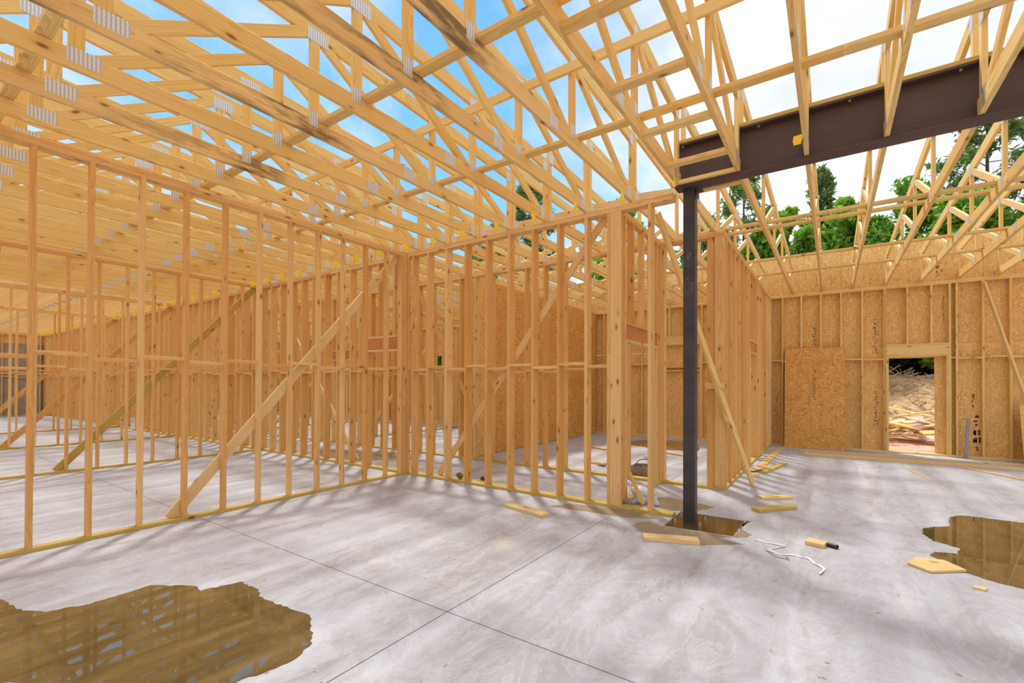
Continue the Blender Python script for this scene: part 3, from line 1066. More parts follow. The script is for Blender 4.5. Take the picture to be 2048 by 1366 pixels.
zc_ = ZB + 0.141
brace_row(0.716, 0.805, zc_ + .001, zc_ + 0.039, 'on front truss chords nearest the camera', 4.9, XL + 0.4)
brace_row(2.437, 2.526, zc_ + .001, zc_ + 0.039, 'on front truss chords at mid span', 4.9, XL + 0.4)
brace_row(3.965, 4.054, zc_ + .001, zc_ + 0.039, 'on front truss chords near corridor wall', 4.9, XL + 0.4)
brace_row(3.788, 3.826, ZB + 0.675, ZB + 0.764, 'high on edge against front truss posts', 4.9, XL + 0.4)
for y0, w_ in ((7.66, 'over the back trusses, first row past the corridor'), (7.96, 'over the back trusses, second row past the corridor'), (10.05, 'over the back trusses, in the middle row'),
               (11.45, 'over the back trusses, row nearest the back wall')):
    zz = ZB + 0.1415 + 0.0075 * (y0 - 5.43)
    brace_row(y0, y0 + 0.089, zz + 0.003, zz + 0.041, w_, 4.9, XL + 0.4)

# ladder of flat blocks between the two trusses at the steel post
for n, yc in enumerate((2.555, 3.30, 4.05, 4.77, 5.255)):
    o = bx('ladder_block', None, T0X + TS + 0.0195, T0X + 2 * TS - 0.0195, yc - 0.0445, yc + 0.0445, ZB + 0.0015, ZB + 0.0395, 'pine')
    tag(o, 'flat block of the ladder between two trusses by the post, %s from the camera' % ORD[n], 'block', 'ladder blocks')
o = bx('ladder_block', None, T0X + TS + 0.0195, T0X + 2 * TS - 0.0195, 5.53, 5.62, ZB + 0.0015, ZB + 0.0395, 'pine')
tag(o, 'flat wooden block between trusses just behind the steel beam', 'block', 'ladder blocks')

# ------------------------------------------------------------------ steel beam and post
bl, br = -1.44, 5.9
beam = empty('steel_beam', ((bl + br) / 2, 5.34, 3.705), 'long rust-brown steel beam carrying the trusses, with a wooden board on top', 'beam')
bx('bottom_flange', beam, bl, br, 5.2525, 5.4275, 3.705, 3.727, 'beam')
bx('web', beam, bl, br, 5.335, 5.345, 3.727, 4.163, 'beam')
bx('top_flange', beam, bl, br, 5.2525, 5.4275, 4.163, 4.185, 'beam')
q = bx('nailer', beam, bl, br, 5.2525, 5.4275, 4.185, 4.223, 'treated')
q['label'] = 'yellowish treated board on the top flange'
bm = bmesh.new()
bmesh.ops.create_cone(bm, cap_ends=True, segments=6, radius1=0.012, radius2=0.012, depth=0.016)
bme = bpy.data.meshes.new('bolt_head')
bm.to_mesh(bme)
bm.free()
bme.materials.append(M['bolt'])
for i in range(9):
    add('bolt', bme, beam, (-1.36 + 0.75 * i - beam.location.x, 5.29 - 5.34, 4.155 - 3.705))

px0, px1, py0, py1 = -1.371, -1.243, 5.346, 5.472
post = empty('steel_post', ((px0 + px1) / 2, (py0 + py1) / 2, -0.085), 'dark square steel post standing in a water-filled pit', 'post')


def tube_sq(name, x0, x1, y0, y1, z0, z1, mat, parent, r=0.012):
    out = []
    for cx, cy, a0 in ((x1 - r, y1 - r, 0), (x0 + r, y1 - r, 90), (x0 + r, y0 + r, 180), (x1 - r, y0 + r, 270)):
        for s in range(4):
            a = math.radians(a0 + s * 30)
            out.append((cx + r * math.cos(a) - parent.location.x, cy + r * math.sin(a) - parent.location.y))
    return prism(name, out, z0 - parent.location.z, z1 - parent.location.z, mat, parent)


tube_sq('shaft', px0, px1, py0, py1, -0.07, 3.69, 'post', post)
bx('base_plate', post, px0 - 0.09, px1 + 0.09, py0 - 0.09, py1 + 0.09, -0.086, -0.068, 'post')
bx('cap_plate', post, px0 - 0.012, px1 + 0.06, 5.26, 5.50, 3.690, 3.7045, 'post')
bx('stiffener', post, px1 + 0.012, px1 + 0.02, py0 + 0.01, py1 - 0.01, 3.60, 3.69, 'post')
bm = bmesh.new()
bmesh.ops.create_cone(bm, cap_ends=True, segments=10, radius1=0.011, radius2=0.011, depth=0.10)
bme2 = bpy.data.meshes.new('anchor_rod')
bm.to_mesh(bme2)
bm.free()
bme2.materials.append(M['bolt'])
for dx in (-1, 1):
    for dy in (-1, 1):
        add('anchor_bolt', bme2, post, (dx * 0.13, dy * 0.13, 0.067))
# chalk strokes on the face towards the camera
ch = []
for (cx, cz, rr, a0, a1) in ((-1.30, 2.95, 0.026, 30, 330), (-1.30, 2.95, 0.011, 0, 250), (-1.315, 2.80, 0.03, 60, 120), (-1.318, 2.70, 0.006, 0, 300), (-1.295, 2.62, 0.022, -80, 120), (-1.30, 2.58, 0.026, -90, 20)):
    ch.append([(cx + rr * math.cos(math.radians(a0 + (a1 - a0) * s / 9)), cz + 1.4 * rr * math.sin(math.radians(a0 + (a1 - a0) * s / 9))) for s in range(10)])
vs, fs = [], []
for pl_ in ch:
    for s, (x, z) in enumerate(pl_):
        b = len(vs)
        vs += [(x - 0.0018, py0 - 0.0012, z - 0.0018), (x + 0.0018, py0 - 0.0012, z + 0.0018)]
        if s:
            fs.append((b - 2, b, b + 1, b - 1))
q = mesh_obj('chalk_mark', [(v[0] - post.location.x, v[1] - post.location.y, v[2] - post.location.z) for v in vs], fs, 'chalk', post)
q['kind'] = 'stuff'

# ------------------------------------------------------------------ loose braces
o = stick('kicker_brace', None, (-1.735, 5.60, 3.60), (-0.985, 7.80, 0.03), 0.089, 0.036, 'pine', (1, -0.3, 0))
tag(o, 'long slanting kicker brace from corridor wall top down past the steel post to the slab', 'brace')
o = stick('kicker_brace', None, (2.60, YK - 0.06, 3.66), (3.22, 12.35, 0.03), 0.089, 0.036, 'white', (1, 0.2, 0))
tag(o, 'pale slanting brace propping the back wall beyond the door opening', 'brace')
o = bx('brace_block', None, -1.52, -1.268, 7.165, 7.203, 1.46, 1.549, 'pine')
tag(o, 'short horizontal board nailed across the corridor opening behind the post', 'board')
o = stick('brace_block', None, (-1.45, 7.12, 1.78), (-1.22, 7.12, 1.0), 0.05, 0.036, 'pine', (0, 1, 0))
tag(o, 'short slanting board nailed over the horizontal one behind the post', 'board')
o = stick('prop_stick', None, (-2.085, 5.60, 0.42), (-1.90, 5.595, 0.06), 0.05, 0.02, 'pine', (0, 1, 0))
tag(o, 'short stick leaning against the corridor wall beside plastic litter', 'board')

# ------------------------------------------------------------------ leaning sheets
sh = empty('strand_board_sheet', (-0.36, 13.24, 0.0), 'full sheet of strand board leaning against the back wall beside the door opening', 'panel')
ang = math.atan2(0.24, 2.43)
q = add('sheet', board_mesh(2.44, 1.225, 0.011, 'osb2', 0.001), sh, (0, 0.127, 1.215), (0, 0, 0))
q.rotation_euler = Matrix(((0, 1, 0), (math.sin(ang), 0, -math.cos(ang)), (math.cos(ang), 0, math.sin(ang)))).to_euler()
vs, fs = [], []
rg = random.Random(44)
for i in range(13):
    for s in range(3):
        z = 1.95 - i * 0.062 - rg.random() * 0.05
        x = -0.035 + rg.random() * 0.07
        a, h = (0.04, 0.008) if s % 2 else (0.009, 0.04)
        b = len(vs)
        for dx, dz in ((0, 0), (a, 0), (a, h), (0, h)):
            zz = z + dz
            vs.append((x + dx, 0.127 + (zz - 1.215) * math.tan(ang) - 0.0068, zz))
        fs.append((b, b + 1, b + 2, b + 3))
p = mesh_obj('printed_mark', vs, fs, 'ink', sh)
p['kind'] = 'stuff'
o = add('strand_board_offcut', board_mesh(1.16, 0.9, 0.011, 'osb', 0.001), None, (3.52, 13.20, 0.575), None)
a2 = math.atan2(0.28, 1.12)
o.rotation_euler = Matrix(((0, 1, 0), (math.sin(a2), 0, -math.cos(a2)), (math.cos(a2), 0, math.sin(a2)))).to_euler()
tag(o, 'offcut of strand board leaning low against the back wall, past the slanting brace', 'panel')
o = stick('conduit_stub', None, (2.309, 13.42, 0.0), (2.352, 13.44, 0.84), 0.05, 0.05, 'pipe', (0, 1, 0))
tag(o, 'grey conduit upright leaning against the back wall', 'pipe')

# ------------------------------------------------------------------ boards and scrap on the slab
def loose(name, p0, p1, wd, th, mat, label, cat='board', zb=0.0, group=None):
    o = stick(name, None, (p0[0], p0[1], zb + th / 2), (p1[0], p1[1], zb + th / 2), wd, th, mat, (0, 0, 1))
    return tag(o, label, cat, group)


loose('scrap_board', (-3.33, 4.74), (-2.70, 4.60), 0.14, 0.038, 'white', 'pale board offcut lying in front of the corridor wall, well away from the pit')
loose('scrap_board', (-1.535, 4.51), (-1.055, 4.695), 0.14, 0.038, 'white', 'pale board offcut lying at the edge of the damp patch before the pit')
loose('scrap_board', (-0.80, 6.98), (-0.46, 7.24), 0.12, 0.038, 'pine', 'board offcut on the slab, farther one of the pair past the pit')
loose('scrap_board', (-0.76, 6.24), (-0.40, 6.69), 0.12, 0.038, 'treated', 'greenish board offcut on the slab, nearer one of the pair past the pit')
loose('scrap_board', (-0.20, 5.30), (-0.05, 5.27), 0.14, 0.038, 'white', 'short square block of wood beside a black tube on the slab')
loose('scrap_board', (-0.50, 11.92), (2.83, 12.02), 0.09, 0.038, 'white', 'long pale board lying on the slab along the back wall', zb=0.0)
loose('scrap_board', (-0.50, 12.08), (5.2, 12.20), 0.09, 0.038, 'pine', 'longest board lying on the slab along the back wall, behind the pale one')
loose('scrap_board', (-0.60, 12.58), (3.0, 12.80), 0.06, 0.03, 'pine', 'thin long board on the slab close to the back wall')
loose('scrap_board', (2.01, 11.74), (2.95, 10.1), 0.04, 0.02, 'pine', 'thin lath on the slab in front of the long boards, pointing to the puddle')
loose('scrap_board', (1.13, 11.05), (1.30, 9.9), 0.02, 0.012, 'pine', 'thin stick on the slab before the long boards')
loose('scrap_board', (-4.75, 10.28), (-4.30, 10.02), 0.09, 0.038, 'pine', 'board offcut on the floor of the room beyond the corridor')
loose('scrap_board', (-3.95, 8.20), (-3.50, 8.23), 0.09, 0.038, 'pine', 'board offcut on the room floor behind a bright wrapper')
loose('scrap_board', (-3.09, 10.39), (-2.3, 10.05), 0.09, 0.038, 'pine', 'longer board on the room floor, seen past the steel post')
loose('scrap_board', (-3.18, 9.47), (-2.87, 9.86), 0.09, 0.038, 'pine', 'short board on the room floor, in front of the longer one')
# bits along the wall to the right
loose('scrap_board', (-1.08, 9.55), (-1.03, 12.3), 0.12, 0.02, 'pine', 'flat board lying along the foot of the wall that runs to the back')
loose('scrap_board', (-1.22, 9.05), (-0.98, 9.62), 0.20, 0.02, 'white', 'wide short board at the foot of the wall that runs to the back', zb=0.021)
loose('scrap_board', (-0.98, 9.0), (-0.74, 10.3), 0.09, 0.04, 'treated', 'greenish block lying beside the flat boards at the wall foot')
loose('scrap_board', (-1.12, 8.55), (-1.0, 8.62), 0.07, 0.04, 'pine', 'tiny wood block at the foot of the stud wall near the kicker brace')
# plywood piece with two knot holes
pp = [(0.524, 5.15), (0.651, 5.02), (0.90, 5.225), (0.79, 5.41), (0.60, 5.36)]
o = prism('plywood_scrap', pp, 0.003, 0.021, 'white')
tag(o, 'five-sided plywood scrap lying at the puddle edge', 'board')
o = prism('plywood_scrap', [(0.863, 4.83), (0.93, 4.815), (0.955, 4.88), (0.893, 4.89)], 0.0, 0.014, 'white')
tag(o, 'small square chip of plywood on open slab', 'board')
# black tube
bm = bmesh.new()
vo = []
for r_ in (0.021, 0.016):
    for z in (0, 0.085):
        vo.append([bm.verts.new((z, r_ * math.cos(a * math.pi / 8), r_ * math.sin(a * math.pi / 8))) for a in range(16)])
for i in range(16):
    j = (i + 1) % 16
    bm.faces.new((vo[0][i], vo[1][i], vo[1][j], vo[0][j]))
    bm.faces.new((vo[2][j], vo[3][j], vo[3][i], vo[2][i]))
    bm.faces.new((vo[0][j], vo[2][j], vo[2][i], vo[0][i]))
    bm.faces.new((vo[1][i], vo[3][i], vo[3][j], vo[1][j]))
me = bpy.data.meshes.new('tube')
bm.to_mesh(me)
bm.free()
me.materials.append(M['black'])
o = add('black_tube', me, None, (-0.035, 5.30, 0.0215), (0, 0, -0.5))
tag(o, 'short black plastic tube lying beside a wood block', 'tube')


def ribbon(name, pts, wd, mat, z=0.006, amp=0.006, parent=None):
    pts = [Vector((x, y, 0)) for x, y in pts]
    fine = []
    for a, b in zip(pts, pts[1:]):
        for s in range(5):
            fine.append(a.lerp(b, s / 5))
    fine.append(pts[-1])
    vs, fs = [], []
    for i, p in enumerate(fine):
        d = (fine[min(i + 1, len(fine) - 1)] - fine[max(i - 1, 0)]).normalized()
        n = Vector((-d.y, d.x, 0))
        zz = z + amp * (1 + math.sin(i * 0.9))
        tilt = 0.5 * wd * math.sin(i * 0.45) * 0.7
        b = len(vs)
        a1, a2_ = p + n * wd / 2, p - n * wd / 2
        vs += [(a1.x, a1.y, zz + abs(tilt)), (a2_.x, a2_.y, zz), (a1.x, a1.y, zz + abs(tilt) + 0.001), (a2_.x, a2_.y, zz + 0.001)]
        if i:
            fs += [(b - 4, b - 3, b + 1, b), (b - 2, b + 2, b + 3, b - 1), (b - 4, b, b + 2, b - 2), (b - 3, b - 1, b + 3, b + 1)]
    return mesh_obj(name, vs, fs, mat, parent)


o = ribbon('packing_strap', [(-0.628, 5.088), (-0.549, 5.08), (-0.364, 5.057), (-0.494, 4.848), (-0.38, 4.79), (-0.265, 4.844), (-0.167, 4.808), (-0.112, 4.697), (-0.053, 4.621), (-0.082, 4.467)], 0.018, 'strap', 0.002, 0.004)
tag(o, 'crinkled white packing strap lying on the slab past the pit', 'strap')
o = ribbon('packing_strap', [(-0.50, 4.84), (-0.42, 4.72), (-0.31, 4.685), (-0.33, 4.76)], 0.012, 'bagrim', 0.001, 0.003)
tag(o, 'thin tan loop of packing strap lying against the white one', 'strap')

# wood chips and grit: nobody could count them
vs, fs = [], []
rg = random.Random(5)
for i in range(110):
    x, y = rg.uniform(-3.6, 2.4), rg.uniform(1.0, 9.0)
    a = rg.uniform(0, 3.14)
    l_, w2 = rg.uniform(0.01, 0.035), rg.uniform(0.002, 0.005)
    dx, dy = math.cos(a), math.sin(a)
    b = len(vs)
    for s, t_ in ((-1, -1), (1, -1), (1, 1), (-1, 1)):
        vs.append((x + dx * l_ * s / 2 - dy * w2 * t_ / 2, y + dy * l_ * s / 2 + dx * w2 * t_ / 2, 0.0005))
    for s, t_ in ((-1, -1), (1, -1), (1, 1), (-1, 1)):
        vs.append((x + dx * l_ * s / 2 - dy * w2 * t_ / 2, y + dy * l_ * s / 2 + dx * w2 * t_ / 2, 0.004))
    fs += [(b + 4, b + 5, b + 6, b + 7)] + [(b + k, b + (k + 1) % 4, b + 4 + (k + 1) % 4, b + 4 + k) for k in range(4)]
o = mesh_obj('wood_chips', vs, fs, 'treated')
tag(o, 'tiny wood chips and splinters strewn over the slab', 'debris', None, 'stuff')


def crumple(name, loc, r, mat, seed, sq=(1, 1, 1), sub=3, amp=0.35, parent=None):
    bm = bmesh.new()
    bmesh.ops.create_icosphere(bm, subdivisions=sub, radius=1)
    rg = random.Random(seed)
    ks = [(Vector((rg.gauss(0, 1), rg.gauss(0, 1), rg.gauss(0, 1))).normalized(), rg.uniform(-1, 1)) for _ in range(26)]
    for v in bm.verts:
        d = v.co.normalized()
        s = 1 + amp * sum(w_ * max(0, d.dot(k_) - 0.6) * 2.5 for k_, w_ in ks)
        v.co = Vector((d.x * s * r * sq[0], d.y * s * r * sq[1], d.z * s * r * sq[2]))
    zmin = min(v.co.z for v in bm.verts)
    for v in bm.verts:
        v.co.z -= zmin
    me = bpy.data.meshes.new(name)
    bm.to_mesh(me)
    bm.free()
    me.materials.append(M[mat])
    return add(name, me, parent, loc)


o = crumple('plastic_bag', (-2.0, 5.86, 0.0), 0.11, 'plastic', 2, (1.2, 1.4, 0.7))
tag(o, 'crumpled clear plastic bag behind the corridor wall plate by the post', 'bag')
# bottle lying down
bm = bmesh.new()
prof = [(0, 0.0), (0, 0.028), (0.02, 0.033), (0.12, 0.033), (0.15, 0.02), (0.165, 0.012), (0.185, 0.012), (0.185, 0.0)]
rings = []
for x, r_ in prof:
    rings.append([bm.verts.new((x, r_ * math.cos(a * math.pi / 6), r_ * math.sin(a * math.pi / 6))) for a in range(12)] if r_ else [bm.verts.new((x, 0, 0))])
for a, b in zip(rings, rings[1:]):
    for i in range(12):
        j = (i + 1) % 12
        if len(a) == 1:
            bm.faces.new((a[0], b[j], b[i]))
        elif len(b) == 1:
            bm.faces.new((a[i], a[j], b[0]))
        else:
            bm.faces.new((a[i], a[j], b[j], b[i]))
me = bpy.data.meshes.new('bottle')
bm.to_mesh(me)
bm.free()
me.materials.append(M['plastic'])
for p_ in me.polygons:
    p_.use_smooth = True
o = add('plastic_bottle', me, None, (-1.80, 5.80, 0.034), (0, 0, 2.2))
tag(o, 'empty clear plastic bottle lying by the steel post', 'bottle')
o = crumple('grey_rag', (-2.10, 5.62, 0.0), 0.05, 'block', 6, (1.4, 0.9, 0.9))
tag(o, 'small grey lump of rag at the foot of the corridor wall post', 'rag')
# canvas tool bag
tb = empty('tool_bag', (-2.56, 7.62, 0.0), 'dark brown canvas tool bag sagging on the floor beyond the corridor', 'bag')
vs = [(-0.2, -0.1, 0), (0.2, -0.1, 0), (0.2, 0.12, 0), (-0.2, 0.12, 0), (-0.24, -0.13, 0.15), (0.22, -0.12, 0.17), (0.23, 0.14, 0.2), (-0.22, 0.15, 0.17),
      (-0.22, -0.11, 0.15), (0.2, -0.1, 0.17), (0.21, 0.12, 0.2), (-0.2, 0.13, 0.17), (-0.18, -0.08, 0.05), (0.18, -0.08, 0.05), (0.18, 0.1, 0.05), (-0.18, 0.1, 0.05)]
fs = [(3, 2, 1, 0)] + [(i, (i + 1) % 4, 4 + (i + 1) % 4, 4 + i) for i in range(4)] + [(4 + i, 4 + (i + 1) % 4, 8 + (i + 1) % 4, 8 + i) for i in range(4)] + [(8 + i, 8 + (i + 1) % 4, 12 + (i + 1) % 4, 12 + i) for i in range(4)] + [(12, 13, 14, 15)]
mesh_obj('body', vs, fs, 'bagrim', tb)
vs, fs = [], []
for s in range(13):
    a = math.pi * s / 12
    x, z = -0.17 * math.cos(a), 0.14 + 0.13 * math.sin(a)
    b = len(vs)
    for dy, dz in ((-0.015, 0), (0.015, 0), (0.015, 0.012), (-0.015, 0.012)):
        vs.append((x, 0.02 + dy, z + dz))
    if s:
        fs += [(b - 4 + k, b - 4 + (k + 1) % 4, b + (k + 1) % 4, b + k) for k in range(4)]
mesh_obj('handle', vs, fs, 'bag', tb)
o = crumple('flap', (0, 0.03, 0.07), 0.12, 'bag', 8, (1.5, 0.8, 0.55), 2, 0.3, tb)
# olive pouch with lime cord beside it on the corridor wall plate
o = crumple('olive_pouch', (-4.77, 5.49, 0.038), 0.055, 'olive', 12, (1.0, 0.7, 1.1), 2, 0.2)
tag(o, 'small olive cloth pouch sitting on the corridor wall plate between studs', 'pouch')
o = ribbon('lime_cord', [(-4.62, 5.60), (-4.55, 5.70), (-4.47, 5.66), (-4.42, 5.78), (-4.30, 5.80), (-4.15, 5.86)], 0.02, 'lime', 0.003, 0.012)
tag(o, 'lime green cord lying on the floor just behind the corridor wall plate', 'cord')
o = crumple('black_clip', (-4.50, 5.72, 0.0), 0.035, 'black', 15, (1.2, 0.8, 0.9), 2, 0.3)
tag(o, 'small black plastic clip on lime cord behind the corridor wall', 'clip')
o = crumple('wrapper', (-3.56, 8.07, 0.0), 0.05, 'lime', 18, (1.5, 0.7, 0.5), 2, 0.5)
tag(o, 'crumpled lime wrapper on the room floor beside a board offcut', 'wrapper')
o = crumple('wrapper', (-3.47, 8.03, 0.0), 0.04, 'purple', 19, (1.3, 0.8, 0.5), 2, 0.5)
tag(o, 'crumpled purple wrapper beside the lime one on the room floor', 'wrapper')
o = crumple('wrapper', (-5.0, 8.3, 0.0), 0.05, 'plastic', 21, (1.3, 0.8, 0.6), 2, 0.4)
tag(o, 'crumpled white wrapper at the foot of the sheathed wall', 'wrapper')

# ------------------------------------------------------------------ outside: ground, mound, scrap lumber, trees
nx, ny = 90, 60
rg = np.random.RandomState(3)
vs, fs = [], []
for j in range(ny + 1):
    y = 13.72 + (62.0 - 13.72) * (j / ny) ** 1.7
    for i in range(nx + 1):
        x = -75 + 115 * i / nx
        rise = min(1.0, max(0.0, (y - 18.6) / 7.5))
        rise = rise * rise * (3 - 2 * rise)
        h = -0.12 + 2.02 * rise + (0.18 * math.sin(x * 1.3 + y * 0.7) + 0.1 * math.sin(x * 2.9 - y * 1.9)) * min(1, max(0, (y - 17.5) / 3)) + rg.uniform(-.03, .03)
        vs.append((x, y, h))
for j in range(ny):
    for i in range(nx):
        a = j * (nx + 1) + i
        fs.append((a, a + 1, a + nx + 2, a + nx + 1))
o = mesh_obj('ground', vs, fs, 'dirt', smooth=True)
tag(o, 'red clay ground rising to a bank of dirt outside the door', None, None, 'structure')
vs = [(-90, -60, -.13), (60, -60, -.13), (60, 13.9, -.13), (-90, 13.9, -.13)]
o = mesh_obj('ground_front', vs, [(0, 1, 2, 3)], 'dirt')
tag(o, 'bare clay ground around the building', None, None, 'structure')


def ground_z(x, y):
    rise = min(1.0, max(0.0, (y - 18.6) / 7.5))
    rise = rise * rise * (3 - 2 * rise)
    return -0.12 + 2.02 * rise + (0.18 * math.sin(x * 1.3 + y * 0.7) + 0.1 * math.sin(x * 2.9 - y * 1.9)) * min(1, max(0, (y - 17.5) / 3))


rgp = random.Random(21)
for i in range(44):
    x, y = rgp.uniform(0.9, 3.7), rgp.uniform(16.9, 18.9)
    lay = i // 9
    a = rgp.gauss(0.15, 0.5)
    l_ = rgp.uniform(0.7, 2.0)
    z = -0.05 + 0.045 + lay * 0.085 + 0.14 * max(0, y - 17.2)
    dz = rgp.uniform(-.18, .18)
    d = Vector((math.cos(a) * l_ / 2, math.sin(a) * l_ / 2, dz))
    p = Vector((x, y, z + abs(dz) + 0.02))
    o = stick('scrap_lumber', None, p - d, p + d, rgp.choice((0.09, 0.14, 0.19, 0.25)), rgp.choice((0.038, 0.02)), rgp.choice(('white', 'grey_wood', 'grey_wood', 'pine', 'grey_wood')), (rgp.uniform(-.3, .3), rgp.uniform(-.6, .2), 1))
    tag(o, 'scrap board in the heap of lumber outside the door opening', 'board', 'scrap lumber heap')
vs, fs = [], []
for i in range(700):
    x, y = rgp.uniform(-1, 7), rgp.uniform(18.8, 27)
    z = ground_z(x, y) + rgp.uniform(0.0, 0.14)
    a = rgp.uniform(0, 3.14)
    l_ = rgp.uniform(0.2, 1.0)
    d = Vector((math.cos(a) * l_ / 2, math.sin(a) * l_ / 2, rgp.uniform(-.2, .2)))
    n = Vector((-d.y, d.x, 0)).normalized() * rgp.uniform(0.008, 0.022)
    b = len(vs)
    c = Vector((x, y, z))
    u = Vector((0, 0, n.length))
    for s in (-1, 1):
        vs += [c + d * s - n, c + d * s + n, c + d * s + u * 1.6]
    fs += [(b, b + 1, b + 4, b + 3), (b + 1, b + 2, b + 5, b + 4), (b + 2, b, b + 3, b + 5)]
o = mesh_obj('twigs', vs, fs, 'twig')
tag(o, 'dry twigs and roots strewn over the dirt bank', 'twigs', None, 'stuff')


def leaves(name, centers, size, mat, parent, seed, flat=0.0, long_=1.0):
    rs = np.random.RandomState(seed)
    n = len(centers)
    a = rs.normal(size=(n, 3))
    a /= np.linalg.norm(a, axis=1)[:, None]
    b = np.cross(a, rs.normal(size=(n, 3)))
    b /= np.linalg.norm(b, axis=1)[:, None]
    s = size * rs.uniform(0.6, 1.3, (n, 1))
    c = np.asarray(centers)
    V = np.stack([c - a * s * long_, c + b * s * 0.5, c + a * s * long_, c - b * s * 0.5], 1).reshape(-1, 3)
    me = bpy.data.meshes.new(name)
    me.vertices.add(len(V))
    me.vertices.foreach_set('co', V.astype(np.float32).ravel())
    me.loops.add(4 * n)
    me.loops.foreach_set('vertex_index', np.arange(4 * n, dtype=np.int32))
    me.polygons.add(n)
    me.polygons.foreach_set('loop_start', np.arange(0, 4 * n, 4, dtype=np.int32))
    me.polygons.foreach_set('loop_total', np.full(n, 4, dtype=np.int32))
    me.update(calc_edges=True)
    me.materials.append(M[mat])
    o = add(name, me, parent)
    o['kind'] = 'stuff'
    return o


def limb(vs, fs, p0, p1, r0, r1, seg=6):
    d = (p1 - p0).normalized()
    a = d.cross(Vector((0.3, 0.8, 0.5))).normalized()
    b = d.cross(a)
    s = len(vs)
    for p, r_ in ((p0, r0), (p1, r1)):
        for k in range(seg):
            t_ = 2 * math.pi * k / seg
            vs.append(tuple(p + a * (r_ * math.cos(t_)) + b * (r_ * math.sin(t_))))
    fs += [(s + k, s + (k + 1) % seg, s + seg + (k + 1) % seg, s + seg + k) for k in range(seg)]


def broadleaf(x, y, top, rad, mat, n, label, seed, low=0.12, size=0.17, airy=0.0):
    rs = np.random.RandomState(seed)
    zb = ground_z(x, y) - 0.2
    r = empty('broadleaf_tree', (x, y, zb), label, 'tree', 'trees beyond the back wall')
    h = top - zb
    vs, fs = [], []
    limb(vs, fs, Vector((0, 0, 0)), Vector((0.1, 0, h * 0.55)), 0.02 * h, 0.011 * h, 8)
    limb(vs, fs, Vector((0.1, 0, h * 0.55)), Vector((0, 0.1, h * 0.95)), 0.011 * h, 0.003 * h, 6)
    cents = []
    nb = 26
    blobs = []
    for k in range(nb):
        f = low + (1 - low) * (k + 0.5) / nb
        prof = math.sin(math.pi * min(1, 0.18 + 0.80 * f)) ** 0.7
        a = rs.uniform(0, 2 * math.pi)
        d = rad * prof * rs.uniform(0.35, 0.95)
        c = Vector((d * math.cos(a), d * math.sin(a), h * f * 0.96))
        st = Vector((0, 0, h * max(0.08, f * 0.75)))
        limb(vs, fs, st, c, 0.006 * h, 0.0015 * h, 5)
        blobs.append((c, rad * rs.uniform(0.26, 0.44) * (0.7 + 0.5 * prof)))
    per = n // nb
    for c, br_ in blobs:
        p = rs.normal(size=(per, 3))
        p /= np.linalg.norm(p, axis=1)[:, None]
        p *= br_ * rs.uniform(0.3 if not airy else 0.1, 1.05, (per, 1)) ** 0.6
        p[:, 2] *= 0.75
        cents.append(p + np.array(c))
    mesh_obj('trunk', vs, fs, 'bark', r, smooth=True)
    leaves('foliage', np.concatenate(cents), size, mat, r, seed + 1)
    return r


def pine_tree(x, y, top, rad, n, label, seed, start=0.3, tuft=0.42):
    rs = np.random.RandomState(seed)
    zb = ground_z(x, y) - 0.2
    r = empty('pine_tree', (x, y, zb), label, 'tree', 'trees beyond the back wall')
    h = top - zb
    vs, fs = [], []
    limb(vs, fs, Vector((0, 0, 0)), Vector((0, 0, h * 0.97)), 0.016 * h, 0.002 * h, 8)
    cents = []
    nb = 40
    for k in range(nb):
        f = start + (1 - start) * ((k + 0.5) / nb)
        a = k * 2.399 + rs.uniform(-.3, .3)
        g_ = (f - start) / (1 - start)
        l_ = rad * (0.45 + 0.55 * math.sin(math.pi * (0.12 + 0.5 * g_))) * (1 - 0.72 * g_ ** 2.2) * rs.uniform(0.45, 1.1)
        st = Vector((0, 0, h * f * 0.98))
        en = st + Vector((l_ * math.cos(a), l_ * math.sin(a), l_ * rs.uniform(0.1, 0.5)))
        limb(vs, fs, st, en, 0.004 * h * (1.2 - f), 0.001 * h, 5)
        for q in range(5):
            c = st.lerp(en, 0.62 + 0.10 * q) + Vector(rs.normal(size=3) * 0.16 * rad * 0.3)
            p = rs.normal(size=(n // (nb * 5), 3))
            p /= np.linalg.norm(p, axis=1)[:, None]
            p *= tuft * rs.uniform(0.2, 1.0, (len(p), 1))
            cents.append(p + np.array(c))
    for q in range(3):
        p = rs.normal(size=(n // 40, 3))
        p /= np.linalg.norm(p, axis=1)[:, None]
        p *= np.array([0.22, 0.22, 0.5])
        cents.append(p + np.array([0, 0, h * (0.97 + 0.01 * q)]))
    mesh_obj('trunk', vs, fs, 'bark', r, smooth=True)
    leaves('needles', np.concatenate(cents), 0.10, 'needle', r, seed + 1, 0, 2.0)
    return r


pine_tree(-0.45, 30, 13.0, 1.3, 3600, 'slim dark pine with a spiky top above the back wall', 101, 0.45, 0.26)
pine_tree(-4.2, 29.7, 13.4, 2.6, 3800, 'dark wispy pine behind the steel post', 103, 0.35, 0.34)
pine_tree(-6.8, 31.5, 12.0, 2.6, 4000, 'dark pine half hidden by the steel post', 105, 0.3, 0.36)
pine_tree(6.0, 30.4, 14.6, 2.9, 6500, 'large dark pine at the open end, tallest over the back wall', 107, 0.3, 0.42)
pine_tree(10.5, 31, 15.5, 3.0, 6000, 'large dark pine farthest past the open end', 108, 0.3, 0.45)
broadleaf(0.75, 28, 10.9, 1.7, 'leaf', 6000, 'bright green tree rising beside the slim dark pine', 111)
broadleaf(-2.0, 28.5, 11.2, 1.3, 'leaf', 5000, 'bright green narrow tree between two dark pines', 113)
broadleaf(3.3, 29.8, 11.8, 2.3, 'leaf2', 4500, 'loose airy green tree under pale sky', 115, 0.25, 0.15, 1)
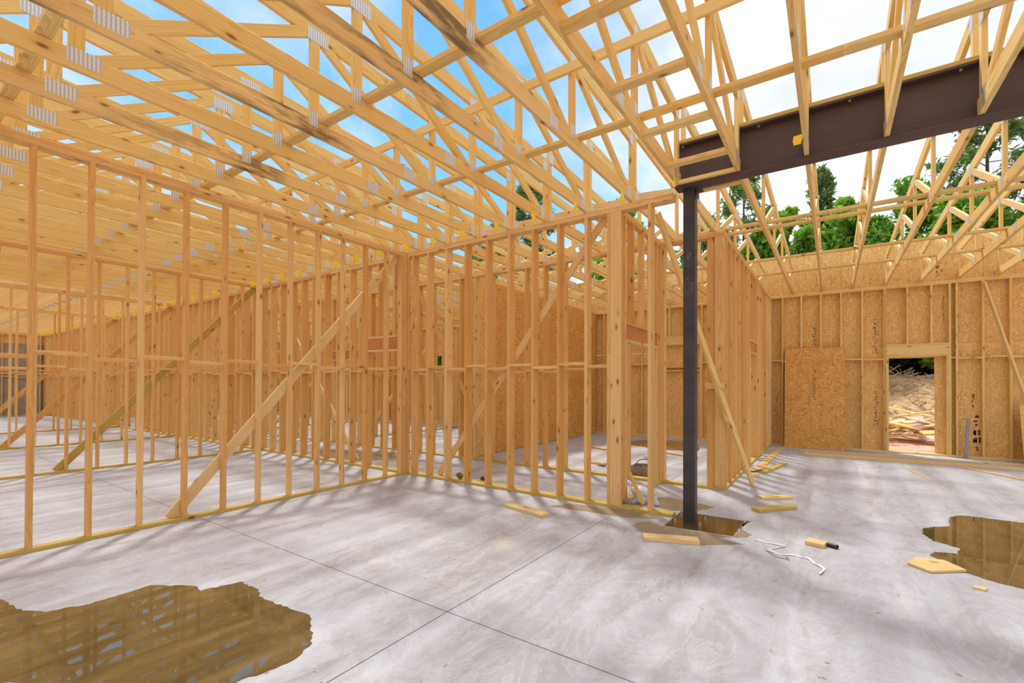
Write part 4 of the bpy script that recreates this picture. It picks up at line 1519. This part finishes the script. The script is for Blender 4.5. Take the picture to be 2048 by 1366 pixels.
broadleaf(5.0, 27.8, 10.2, 2.3, 'leaf', 8000, 'bright green tree in front of the tallest pine', 117)
broadleaf(-3.2, 27.6, 9.8, 2.1, 'leaf2', 7500, 'mid green bushy tree low behind the steel post', 119, 0.30)
broadleaf(-0.9, 27.2, 9.3, 2.1, 'leaf2', 8500, 'mid green bushy tree low over the leaning sheet', 121, 0.30)
broadleaf(1.9, 27.4, 9.4, 2.1, 'leaf2', 8500, 'mid green bushy tree low over the door opening', 123, 0.30)
broadleaf(4.6, 27.0, 9.4, 2.1, 'leaf2', 8500, 'mid green bushy tree low past the door opening', 125, 0.30)
broadleaf(7.5, 27.2, 9.0, 2.6, 'leaf2', 8000, 'mid green bushy tree at the open end', 127, 0.30)
broadleaf(-6.2, 27.8, 8.8, 2.5, 'leaf2', 7000, 'mid green bushy tree seen between corridor studs', 129, 0.30)
broadleaf(-11.0, 28.2, 13.6, 2.0, 'leaf', 6000, 'bright green tree seen through the trusses left of post', 131, 0.3)
pine_tree(-17.2, 27, 15.2, 2.4, 8000, 'dark pine seen through the trusses over the corridor', 133, 0.4, 0.5)
pine_tree(-21.5, 28.5, 13.5, 2.6, 6000, 'dark pine deep behind the trusses, farther along', 135, 0.35, 0.5)
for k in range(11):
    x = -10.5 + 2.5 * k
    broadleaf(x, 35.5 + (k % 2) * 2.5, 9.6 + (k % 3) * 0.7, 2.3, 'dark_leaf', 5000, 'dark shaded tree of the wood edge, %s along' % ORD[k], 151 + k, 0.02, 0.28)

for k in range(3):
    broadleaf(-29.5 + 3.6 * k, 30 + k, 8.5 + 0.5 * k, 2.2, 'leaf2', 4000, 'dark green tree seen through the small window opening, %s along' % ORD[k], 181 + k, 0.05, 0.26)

rsx = random.Random(77)
for k in range(15):
    x = -9.0 + 1.55 * k
    sh_ = empty('shrub', (x, 29.3 + 0.8 * (k % 2), ground_z(x, 29.3) - 0.1), 'dark understorey shrub on the dirt bank, %s along the wood edge' % ORD[k], 'shrub', 'shrubs at the wood edge')
    cs = []
    vs, fs = [], []
    for q in range(9):
        c = Vector((rsx.uniform(-.7, .7), rsx.uniform(-.5, .5), rsx.uniform(0.3, 3.6)))
        limb(vs, fs, Vector((0.1 * q - 0.4, 0, 0)), c, 0.03, 0.01, 5)
        p = np.random.RandomState(900 + 13 * k + q).normal(size=(330, 3))
        p /= np.linalg.norm(p, axis=1)[:, None]
        p *= np.array([0.75, 0.6, 0.6]) * np.random.RandomState(k * 31 + q).uniform(0.3, 1.0, (330, 1))
        cs.append(p + np.array(c))
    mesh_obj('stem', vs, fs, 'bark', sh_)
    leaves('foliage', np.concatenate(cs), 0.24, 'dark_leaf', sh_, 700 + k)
